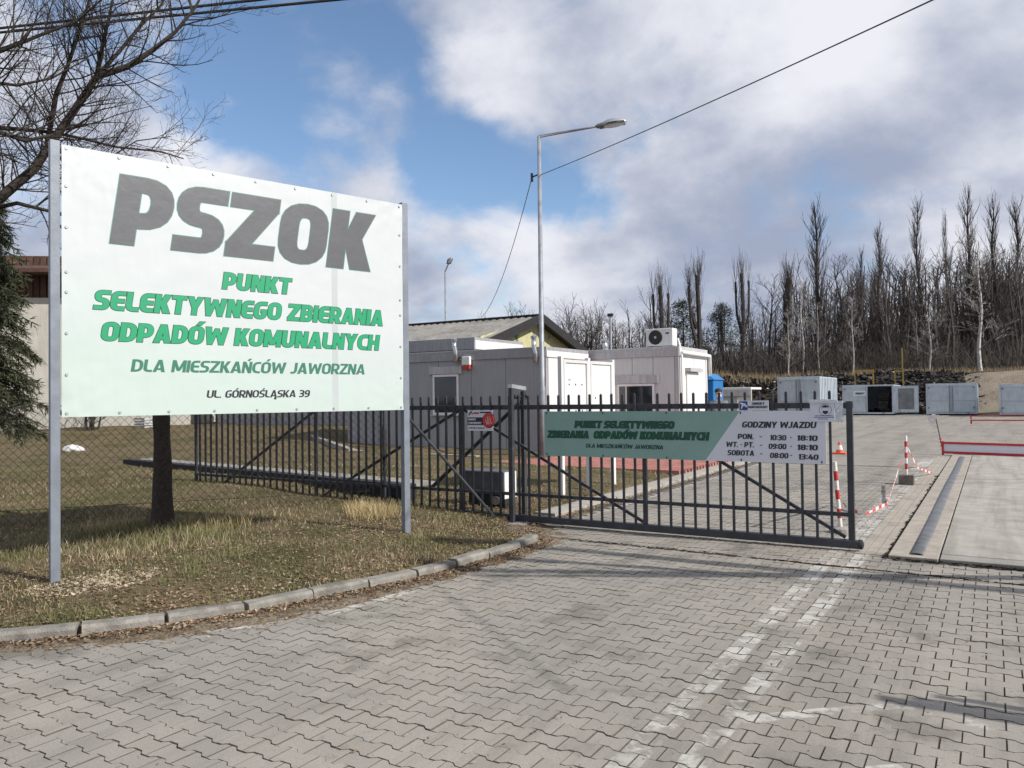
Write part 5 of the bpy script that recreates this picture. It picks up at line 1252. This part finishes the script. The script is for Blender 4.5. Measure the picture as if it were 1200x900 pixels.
# --- far tree prototypes, base at the origin, height 1 unit = metres given
def proto(kind, seed):
    rng = random.Random(seed); segs = []
    if kind == 'poplar':
        Ht = 22; tp = [Vector((.12*sin(i*.8+seed), .12*cos(i+seed), Ht*i/14)) for i in range(15)]; segs.append((tp, [.30*(1-i/15)+.02 for i in range(15)], 0))
        for k in range(100):
            t_ = .12+.86*k/100; i = int(t_*14); q = tp[i]; a = rng.uniform(0, 6.28); L_ = (2.2+3.4*(1-t_))*rng.uniform(.6, 1.1)
            grow(segs, q, Vector((cos(a)*.42, sin(a)*.42, 1)), L_*1.1, .04, 1, rng, .45, .4, 6, .07, .011, .5, 2)
    elif kind == 'pollard':
        Ht = 13.5; tp = [Vector((.1*sin(i*.6+seed), 0, Ht*i/10)) for i in range(11)]; segs.append((tp, [.36-.08*i/10 for i in range(11)], 0))
        for k in range(3):
            a = rng.uniform(0, 6.28); z = rng.uniform(4, 8); base = Vector((0, 0, z)); q = [base+Vector((cos(a)*(.3+.9*min(1, u*2.2)), sin(a)*(.3+.9*min(1, u*2.2)), u*(Ht-z)*rng.uniform(.75, .98))) for u in (0, .15, .4, .7, 1)]
            segs.append((q, [.24, .22, .2, .18, .16], 0))
            for j in range(26): i = rng.randrange(1, 5); grow(segs, q[i], Vector((rng.uniform(-.35, .35), rng.uniform(-.35, .35), 1)), rng.uniform(1.2, 3.4), .022, 1, rng, .6, .3, 3, .06, .009, .5, 2)
        for k in range(80): z = Ht*(.25+.75*rng.random()**.6); a = rng.uniform(0, 6.28); grow(segs, Vector((0, 0, z)), Vector((cos(a)*.4, sin(a)*.4, 1)), rng.uniform(1.2, 3.8), .022, 1, rng, .6, .3, 3, .06, .009, .5, 2)
    elif kind == 'bare':
        Ht = 13; tp = [Vector((.25*sin(i*.7+seed), .25*cos(i*.9+seed), Ht*i/10)) for i in range(11)]; segs.append((tp, [.20*(1-i/11)+.02 for i in range(11)], 0))
        for k in range(20):
            t_ = .2+.78*k/20; q = tp[int(t_*10)]; a = rng.uniform(0, 6.28); grow(segs, q, Vector((cos(a)*.8, sin(a)*.8, .8)), (3.2+2.2*(1-t_))*rng.uniform(.6, 1.1), .05, 1, rng, .25, .7, 7, .12, .010, .5, 3)
    elif kind == 'birch':
        Ht = 12; ln = rng.uniform(-.12, .12); tp = [Vector((ln*i*.9+.1*sin(i*.9+seed), .1*cos(i+seed), Ht*i/10)) for i in range(11)]; segs.append((tp, [.11*(1-i/11)+.015 for i in range(11)], 0))
        for k in range(22):
            t_ = .25+.73*k/22; q = tp[int(t_*10)]; a = rng.uniform(0, 6.28); grow(segs, q, Vector((cos(a)*.7, sin(a)*.7, .8)), (2.2+.8*(1-t_))*rng.uniform(.5, 1.1), .022, 1, rng, .05, .6, 6, .1, .010, .5, 3)
    elif kind == 'round':
        tp = [Vector((.1*sin(i), .1*cos(i), 3.2*i/4)) for i in range(5)]; segs.append((tp, [.26, .24, .22, .2, .18], 0))
        for k in range(9):
            a = k*.7+rng.uniform(-.2, .2); sp_ = rng.uniform(.15, .95); grow(segs, tp[3+k % 2], Vector((cos(a)*sp_, sin(a)*sp_, 1)), rng.uniform(5, 7), .13, 1, rng, .15, .75, 8, .10, .012, .52, 4, .25)
    elif kind == 'small':      # stuff tree
        Ht = 12; tp = [Vector((.3*sin(i*.8+seed), .3*cos(i*.7+seed), Ht*i/6)) for i in range(7)]; segs.append((tp, [.17*(1-i/7)+.02 for i in range(7)], 0))
        for k in range(13): t_ = .15+.83*k/13; q = tp[int(t_*6)]; a = rng.uniform(0, 6.28); grow(segs, q, Vector((cos(a)*.6, sin(a)*.6, .9)), 3.2*rng.uniform(.5, 1.1), .05, 1, rng, .3, .6, 5, .1, .022, .5, 2)
    return segs
HT = {'poplar': 22+2.0, 'pollard': 15.5, 'bare': 15, 'birch': 13.5}
PR = {}
for kind, seeds in (('poplar', (1, 2, 3)), ('pollard', (4, 5)), ('bare', (7, 8, 9)), ('birch', (11, 12)), ('round', (31,))):
    PR[kind] = []
    for s in seeds:
        sg = proto(kind, s); zmax = max(p.z for q in sg for p in q[0])
        tm = mesh_segs(sg, (0,), sides=(6,)).mesh('trunk', M['birch'] if kind == 'birch' else M['bark_far'])
        cm_ = mesh_segs(sg, (1, 2, 3)).mesh('crown', M['twig_pale'] if kind == 'birch' else M['twig_far'])
        PR[kind].append((tm, cm_, zmax))
names = {'round': 'leafless_tree', 'poplar': 'poplar_tree', 'pollard': 'pollard_poplar', 'bare': 'leafless_tree', 'birch': 'birch_tree'}
def ftree(kind, px, D, topy, label, var=0, wide=1.0, rz=None, lean=0, group=None):
    p = PD(px, 460, D); p.z = H(p.x, p.y)-.1; ht = PD(px, topy, D).z-p.z
    tm, cm_, zm = PR[kind][var % len(PR[kind])]; k = ht/zm
    r = empty(names[kind], tuple(p), label, 'tree', rz if rz is not None else (px*1.7) % 6.28, group)
    r.rotation_euler = (0, lean, r.rotation_euler[2]) if lean else r.rotation_euler
    sx_ = k*wide
    put('trunk', tm, r, scale=(sx_, sx_, k)); put('crown', cm_, r, scale=(sx_, sx_, k)); return r
FT = [('pollard', 776, 78, 300, 'short pollarded poplar with one long side shoot above the air conditioner', 0, .85),
 ('pollard', 820, 84, 286, 'pair-stemmed pollarded poplar right of the air conditioner', 1, 1.0),
 ('pollard', 872, 86, 284, 'lone slim pollarded poplar between the pine and the thicket', 0, .7),
 ('pollard', 926, 88, 290, 'stout pollarded poplar with several cut tops at the left of the thicket', 1, 1.25),
 ('pollard', 846, 88, 345, 'low thin pollarded trunk left of the lone slim poplar', 0, .6),
 ('poplar', 960, 92, 226, 'tall narrow poplar rising behind the stout pollarded poplar', 0, 1.2),
 ('poplar', 1033, 92, 254, 'narrow poplar above the open container', 1, 1.0),
 ('poplar', 1079, 93, 222, 'tall narrow poplar above the gap between the two closed doors', 2, .9),
 ('poplar', 1112, 92, 238, 'thin spindly poplar left of the tallest one', 1, .5),
 ('poplar', 1139, 92, 209, 'tallest narrow poplar near the right of the wood', 0, 1.0),
 ('poplar', 1168, 93, 219, 'narrow poplar just right of the tallest one', 2, 1.0),
 ('poplar', 1196, 94, 222, 'narrow poplar cut by the right edge of the view', 1, 1.1),
 ('poplar', 1012, 98, 285, 'shorter narrow poplar above the open container door', 2, .9),
 ('round', 681, 82, 344, 'round-crowned leafless tree right of the tall street lamp', 0, .95),
 ('bare', 609, 75, 350, 'small leafless tree top above the barn ridge', 1, 1.1),
 ('bare', 742, 84, 370, 'low leafless tree left of the air conditioner', 2, 1.4),
 ('bare', 700, 92, 372, 'low dark leafless tree beside the thin mast', 1, 1.4),
 ('bare', 905, 92, 318, 'spreading leafless tree at the left of the thicket', 1, 1.2),
 ('bare', 985, 90, 300, 'bushy leafless tree behind the tall pale container', 0, 1.1),
 ('bare', 1055, 90, 292, 'bushy leafless tree over the open container door', 2, 1.2),
 ('bare', 1100, 91, 300, 'bushy leafless tree over the closed container', 0, 1.2),
 ('bare', 1158, 90, 285, 'bushy leafless tree right of the large white birch', 1, 1.2),
 ('bare', 1190, 88, 300, 'bushy leafless tree over the right-hand container', 2, 1.2),
 ('bare', 1125, 95, 285, 'leafless tree filling the gap left of the tallest poplar', 2, 1.1),
 ('bare', 762, 90, 362, 'leafless tree just left of the short pollarded poplar', 1, 1.4),
 ('bare', 722, 86, 366, 'low leafless tree right of the thin mast', 0, 1.5),
 ('bare', 1020, 93, 312, 'leafless tree over the left door of the open container', 2, 1.2),
 ('birch', 925, 80, 362, 'white birch trunk leaning left behind the pale container', 1, 1.0),
 ('birch', 942, 82, 322, 'taller white birch behind the pale container', 0, 1.1),
 ('birch', 960, 81, 352, 'slim white birch leaning right behind the pale container', 1, .9),
 ('birch', 1001, 79, 345, 'thin crooked birch behind the left end of the open container', 0, .9),
 ('birch', 1091, 79, 352, 'pale young birch above the closed container', 1, 1.4),
 ('birch', 1076, 82, 362, 'thin birch leaning left above the open container door', 0, .7),
 ('birch', 1150, 78, 275, 'large white birch at the right of the wood', 0, 1.5)]
for i, (kd, px, D_, ty, lab, v, wd) in enumerate(FT):
    ftree(kd, px, D_, ty, lab, v, wd, group={'poplar': 'narrow poplars of the wood', 'pollard': 'pollarded poplars beyond the yard', 'bare': 'leafless trees of the wood', 'round': 'leafless trees of the wood', 'birch': 'birches at the edge of the wood'}[kd])
# pines
def pine(px, D_, topy, wid, label, seed):
    p = PD(px, 460, D_); p.z = H(p.x, p.y)-.1; ht = PD(px, topy, D_).z-p.z; rng = random.Random(seed)
    r = empty('pine_tree', tuple(p), label, 'tree'); part('trunk', M['bark_far'], r, lambda m: m.tube([p, p+Vector((0, 0, ht*.97))], [.2, .03], 6))
    m = MB(p)
    for k in range(150):
        u = rng.random()**.8; z = ht*(.25+.73*u); R_ = wid*(1-u)**.75*.95+.25; a = rng.uniform(0, 6.28); c = p+Vector((cos(a)*R_*rng.uniform(.3, 1), sin(a)*R_*rng.uniform(.3, 1), z))
        for j in range(26):
            e = Vector((rng.gauss(0, .38), rng.gauss(0, .38), rng.gauss(0, .16))); s_ = Vector((rng.gauss(0, 1), rng.gauss(0, 1), rng.gauss(0, 1))).normalized()*.05; q = c+e
            d_ = Vector((rng.gauss(0, 1), rng.gauss(0, 1), rng.gauss(.3, .7))).normalized()*.3; m.add([q-s_, q+s_, q+d_], [(0, 1, 2)])
    tag(m.build('crown', M['needle_far'], r), kind='stuff')
pine(802, 88, 352, 3.6, 'dark broad pine left of the pair-stemmed pollard', 1)
pine(848, 90, 356, 2.9, 'dark pointed pine right of the pair-stemmed pollard', 2)
pine(1180, 100, 330, 3.0, 'dark pine inside the wood near the right edge', 3)
# wood behind as one mass
SM = [[(q[0], q[1], q[2]) for q in proto('small', 20+i)] for i in range(4)]
mb = MB(); rng = random.Random(77)
def stamp(mb, segs, p, k, a, sides=(4, 3, 3, 3)):
    ca, sa = cos(a)*k, sin(a)*k
    for pts, rad, l in segs:
        mb.tube([Vector((p.x+q.x*ca-q.y*sa, p.y+q.x*sa+q.y*ca, p.z+q.z*k)) for q in pts], [r*k for r in rad], sides[min(l, 3)], cap=False)
for k in range(370):
    px = 868+370*rng.random()**.9 if k < 235 else rng.uniform(480, 880); D_ = rng.uniform(86, 130); p = PD(px, 460, D_); p.z = H(p.x, p.y)-.2
    kk = rng.uniform(.75, 1.2)*(.92 if k < 235 else .55)
    if px < 930 and k < 235: kk *= .75
    if 640 < px < 790 and k >= 235: kk *= 1.3
    stamp(mb, SM[k % 4], p, kk, rng.uniform(0, 6.28))
tag(mb.build('far_wood', M['twig_far']), 'mass of leafless trees making up the wood behind the yard', 'wood', kind='stuff')
# undergrowth and dark brush at the edge of the wood
mb = MB(); rng = random.Random(99)
for k in range(15000):
    px = rng.uniform(560, 1260); D_ = rng.uniform(80, 135); p = PD(px, 460, D_); p.z = H(p.x, p.y)-.1
    hh_ = rng.uniform(1.2, 5.5); d_ = Vector((rng.gauss(0, .3), rng.gauss(0, .3), 1)).normalized()
    q = p+d_*hh_; s_ = RH*rng.uniform(.03, .07)
    mb.add([p-s_, p+s_, q], [(0, 1, 2)])
    for j in range(3): u = rng.uniform(.2, .8); c = p.lerp(q, u); e = c+Vector((rng.gauss(0, .8), rng.gauss(0, .8), rng.uniform(.3, 1.2))); mb.add([c-s_*.4, c+s_*.4, e], [(0, 1, 2)])
tag(mb.build('undergrowth', mat('undergrowth_stems', (.052, .043, .037), .95, .2, .3, island=.4)), 'brown leafless undergrowth among the trees of the wood', 'undergrowth', kind='stuff')
# dry grass along the top of the bank
mb = MB()
for k in range(5000):
    px = rng.uniform(820, 1230); D_ = rng.uniform(74, 86); p = PD(px, 460, D_); z = H(p.x, p.y)
    if p.y < 75.5: continue
    p.z = z-.05; s_ = RH*.035; mb.add([p-s_, p+s_, p+Vector((rng.gauss(0, .15), rng.gauss(0, .15), rng.uniform(.35, .95)))], [(0, 1, 2)])
tag(mb.build('dry_reeds', leafmix('reed_straw', [(0, (.20, .155, .09)), (.4, (.26, .20, .12)), (.7, (.14, .10, .06)), (.9, (.31, .25, .16))])), 'tall straw coloured dry grass along the top of the bank', 'grass', kind='stuff')
# rubble bank
mb = MB(); mbl = MB()
for k in range(5200):
    px = rng.uniform(830, 1150); y_ = rng.uniform(69, 78); c = PY(px, 460, y_); c.z = H(c.x, c.y)
    if px > 1110 and rng.random() < .6: continue
    s_ = rng.uniform(.08, .42); m_ = mbl if rng.random() < .05 else mb
    vs = [c+Vector((rng.gauss(0, 1), rng.gauss(0, 1), rng.gauss(0, .7)))*s_*.6 for _ in range(6)]
    m_.add(vs, [(0, 1, 2), (0, 2, 3), (0, 3, 4), (0, 4, 5), (1, 2, 5), (2, 3, 5), (3, 4, 5), (1, 4, 0)])
tag(mb.build('rubble', M['rock']), 'dark rubble and brush piled on the bank behind the containers', 'rubble', kind='stuff')
tag(mbl.build('pale_rubble', M['rock_light']), 'scattered pale stones on the bank behind the containers', 'rubble', kind='stuff')
mb = MB(); n = 26
for j in range(n+1):
    for i in range(n+1):
        x = -3+43*i/n; y_ = 66.6+11*j/n; mb.v.append((x, y_, H(x, y_)+.22*smooth((x+3)/5)+.1-(.5 if j == n or i == 0 else 0)-(.2 if j == 0 else 0)))
mb.f = [(j*(n+1)+i, j*(n+1)+i+1, (j+1)*(n+1)+i+1, (j+1)*(n+1)+i) for j in range(n) for i in range(n)]
tag(mb.build('sandy_bank', M['sand'], smooth=True), kind='structure')
# thin mast by the flue
ms0 = PD(716, 404, 30); ms1 = PD(716, 371, 30)
mast = empty('roof_mast', (ms0.x, ms0.y, 0), 'thin grey double mast standing behind the gatehouse roof', 'mast')
part('pole', M['galv'], mast, lambda m: m.tube([(ms0.x, ms0.y, 0), (ms0.x, ms0.y, ms1.z)], .04, 6)); part('stay', M['galv'], mast, lambda m: m.tube([(ms0.x-.35, ms0.y, 0), (ms0.x-.02, ms0.y, ms1.z-.1)], .03, 6))
part('cross_piece', M['dark_steel'], mast, lambda m: m.box(ms0.x-.12, ms0.x+.1, ms0.y-.04, ms0.y+.04, ms1.z, ms1.z+.12))

# ------------------------------------------------------------------ grass, leaves
rng = random.Random(21)
mb = MB(); ms2 = MB()
def blade(m, x, y, z, h, wd, lean):
    a = rng.uniform(0, 6.28); dx, dy = cos(a)*wd, sin(a)*wd; b = rng.uniform(0, 6.28); lx, ly = cos(b)*lean, sin(b)*lean
    m.add([(x-dx, y-dy, z), (x+dx, y+dy, z), (x+lx*.4+dx*.6, y+ly*.4+dy*.6, z+h*.6), (x+lx*.4-dx*.6, y+ly*.4-dy*.6, z+h*.6), (x+lx, y+ly, z+h)], [(0, 1, 2, 3), (3, 2, 4)])
cnt = 0
while cnt < 60000:
    D_ = 4+13*rng.random()**1.6; px = rng.uniform(-60, 1000); g = PD(px, 460, D_); x, y = g.x, g.y
    if x > interp(LE, y)-.02 or y < 1.2: continue
    if (x+6.35)**2+((y-3.9)*.7)**2 < .16: 
        if rng.random() < .85: continue
    dens = .5+.9*fbm(x, y, .9)
    if rng.random() > dens+.35: continue
    tuft = max(0, fbm(x+9, y+4, 1.3))
    h = rng.uniform(.012, .045)+.11*tuft*rng.random()
    nearx = exp(-((x-tr.x-.15)**2+(y-tr.y+.3)**2)/.8)
    h += .16*nearx*rng.random()
    blade(mb, x, y, zl(x, y)-.005, h, rng.uniform(.0016, .0032)*(1+D_*.06), h*rng.uniform(.1, .9)); cnt += 1
tag(mb.build('grass', M['grass']), 'short dry and green grass on the verge and lawn', 'grass', kind='stuff')
for (u, v, n_, R_) in ((440, 606, 900, .35), (425, 600, 500, .25), (250, 618, 500, .45), (130, 620, 300, .35)):
    c = G(u, v, .13)
    for k in range(n_):
        a = rng.uniform(0, 6.28); r_ = R_*sqrt(rng.random()); x = c.x+cos(a)*r_; y = c.y+sin(a)*r_
        if x > interp(LE, y)-.03: continue
        blade(ms2, x, y, zl(x, y)-.01, rng.uniform(.06, .22), .003, rng.uniform(.03, .15))
tag(ms2.build('straw_tufts', M['straw']), 'tufts of longer straw coloured grass behind the board', 'grass', kind='stuff')
ml = MB()
def leaf(x, y, z, s):
    a = rng.uniform(0, 6.28); u = Vector((cos(a), sin(a), rng.uniform(-.4, .5)))*s; v = Vector((-sin(a), cos(a), rng.uniform(-.4, .5)))*s*.6; c = Vector((x, y, z)); m_ = Vector((0, 0, s*rng.uniform(.05, .45)))
    ml.add([c-u, c-v*.9+m_, c+u, c+v*.9+m_], [(0, 1, 2), (0, 2, 3)])
cnt = 0
while cnt < 30000:
    y = 1.2+rng.random()**1.2*10; e = interp(LE, y)
    if rng.random() < .25: x = e+.14+abs(rng.gauss(0, .10)) if y < 7.7 else e+rng.uniform(-.2, .5); z = .028
    elif rng.random() < .6: x = e-rng.random()**1.4*2.4; z = zl(x, y)+.014
    else: x = e-rng.random()*7; z = zl(x, y)+.015
    if x > interp(PE, y)+.06 or (e < x < e+.13 and y < 7.55): continue
    if e-.03 < x < e+.14 and y < 7.5: continue
    leaf(x, y, z, rng.uniform(.006, .021)); cnt += 1
for k in range(700): y = rng.uniform(1.5, 8.2); x = interp(PE, y)+abs(rng.gauss(0, .13)); leaf(x, y, .010, rng.uniform(.005, .016))
for k in range(160): x = rng.uniform(-4.3, 0); y = rng.uniform(2.5, 9); leaf(x, y, .012, rng.uniform(.006, .014))
for k in range(900): x = -4.95+rng.uniform(-.05, .12); y = rng.uniform(9, 18); leaf(x, y, .02, rng.uniform(.01, .022))
tag(ml.build('fallen_leaves', M['litter']), 'brown fallen leaves along the kerb and over the verge', 'leaves', kind='stuff')
# crushed stone round the left foot of the board
mg = MB()
for k in range(1500):
    a = rng.uniform(0, 6.28); r_ = .42*rng.random()**.7; c = G(112, 684, .1); x = c.x+cos(a)*r_*.9; y = c.y+sin(a)*r_*1.3; s_ = rng.uniform(.004, .014); z = zl(x, y)+.003
    vs = [Vector((x, y, z))+Vector((rng.gauss(0, 1), rng.gauss(0, 1), rng.gauss(0, .6)))*s_ for _ in range(5)]; mg.add(vs, [(0, 1, 2), (0, 2, 3), (0, 3, 4), (1, 2, 4), (2, 3, 4)])
tag(mg.build('gravel', mat('pale_gravel', (.42, .35, .25), .95, .3, 20, island=.35)), 'pale gravel spilled round the left foot of the board', 'gravel', kind='stuff')
# dirt in the ragged gap beside the weighbridge
md_ = MB()
for k in range(420):
    y = 8.42+rng.random()**1.3*9; x = -.915+rng.gauss(0, .012); s_ = rng.uniform(.01, .03); vs = [Vector((x, y, .008))+Vector((rng.gauss(0, .7), rng.gauss(0, 1.6), rng.gauss(0, .4)))*s_ for _ in range(5)]; md_.add(vs, [(0, 1, 2), (0, 2, 3), (0, 3, 4), (1, 2, 4)])
for k in range(300):
    x = rng.uniform(-.9, 2); y = 8.43+rng.gauss(0, .012); s_ = rng.uniform(.008, .02); vs = [Vector((x, y, .008))+Vector((rng.gauss(0, 1.6), rng.gauss(0, .7), rng.gauss(0, .4)))*s_ for _ in range(5)]; md_.add(vs, [(0, 1, 2), (0, 2, 3), (0, 3, 4), (1, 2, 4)])
tag(md_.build('joint_debris', mat('dark_soil', (.035, .03, .022), .95, .3, 20)), 'dark soil and debris in the joint round the weighbridge', 'debris', kind='stuff')
# debris line where two paving fields meet in front of the gate
md_ = MB()
for k in range(800):
    x = rng.uniform(-4.3, 1.5); y = 7.92-.035*(x+4)+rng.gauss(0, .006+.012*(x < -2)); s_ = rng.uniform(.006, .018); vs = [Vector((x, y, .004))+Vector((rng.gauss(0, 1.8), rng.gauss(0, .6), rng.gauss(0, .3)))*s_ for _ in range(5)]; md_.add(vs, [(0, 1, 2), (0, 2, 3), (0, 3, 4), (1, 2, 4)])
tag(md_.build('soil_line', mat('damp_soil', (.06, .045, .03), .95, .3, 20)), 'dark line of soil across the paving in front of the gate', 'soil', kind='stuff')

# ------------------------------------------------------------------ out of view on the right: objects added to throw shadows on the drive
bb = Vector((2.3, 8.75, 0)); bz = Vector((2.3, 8.45, 1.0)); bt3 = Vector((3.85, 6.1, 6.05))
bo = empty('added_shadow_boom', tuple(bb), 'unseen raised boom added right of the view to shadow the drive', 'barrier')  # made-up boom, there for the long shadow streak across the paving
part('cabinet', M['orange'], bo, lambda m: m.box(2.1, 2.5, 8.5, 8.95, 0, 1.05), bevel=.02)
part('boom', M['white_band'], bo, lambda m: m.bar(bz, bt3, .13, .13)); part('lower_boom', M['white_band'], bo, lambda m: m.bar(bz+Vector((.05, .11, 0)), bt3+Vector((.05, .09, -.5)), .07, .07))
part('shadow_flare_bars', M['red'], bo, lambda m: (m.bar(bz.lerp(bt3, .5), bz.lerp(bt3, .72)+Vector((-.1, .28, .25)), .09, .09), m.bar(bz.lerp(bt3, .72)+Vector((-.1, .28, .25)), bz.lerp(bt3, .84)+Vector((-.1, .45, .2)), .12, .12)))  # bars shaped for the flared part of the shadow streak
l3 = Vector((6.6, 7.75, 0)); lamp(l3, 7.4, Vector((5.9, 7.1, 7.9)), 'unseen street lamp shape added outside the view to shadow the drive', .13, .09)  # added lamp, unseen, casts the shadow band in front of the gate
sg = empty('added_shadow_sign', (2.9, 4.75, 0), 'unseen post with plates added outside the view to shadow the drive', 'road sign')  # added post and plates, unseen, for the short shadow on the right
part('post', M['galv'], sg, lambda m: m.tube([(2.9, 4.75, 0), (2.9, 4.75, 2.3)], .03, 8)); part('plate', M['galv'], sg, lambda m: (m.box(2.7, 3.1, 4.62, 4.71, 1.75, 2.28), m.box(2.7, 3.1, 4.80, 4.86, 1.6, 2.1)))

mw = MB(); rng = random.Random(4)
for k in range(90):
    if rng.random() < .7: y = rng.uniform(1.6, 8.0); x = interp(PE, y)+abs(rng.gauss(0, .35))
    else: x = -.93+rng.gauss(0, .02); y = rng.uniform(8.6, 18)
    yy = .9+round((y-.9)/(.14*PS))*(.14*PS)+.07*PS if x < -1 else y
    for j in range(rng.randrange(3, 12)): blade(mw, x+rng.gauss(0, .012), yy+rng.gauss(0, .004), -.004, rng.uniform(.008, .035), .0018, rng.uniform(.005, .02))
tag(mw.build('joint_weeds', M['grass']), 'tiny weeds growing in the joints of the paving', 'weeds', kind='stuff')
mc = MB()
for k in range(2600):
    x = rng.uniform(-5, 1.2); y = rng.uniform(1.5, 8.4)
    if x < interp(PE, y)-.1: continue
    s_ = rng.uniform(.0008, .0035); vs = [Vector((x, y, .0035))+Vector((rng.gauss(0, 1), rng.gauss(0, 1), rng.gauss(0, .5)))*s_ for _ in range(4)]; mc.add(vs, [(0, 1, 2), (0, 2, 3), (1, 3, 2)])
tag(mc.build('grit', M['dirt']), 'loose grit scattered on the paving', 'grit', kind='stuff')
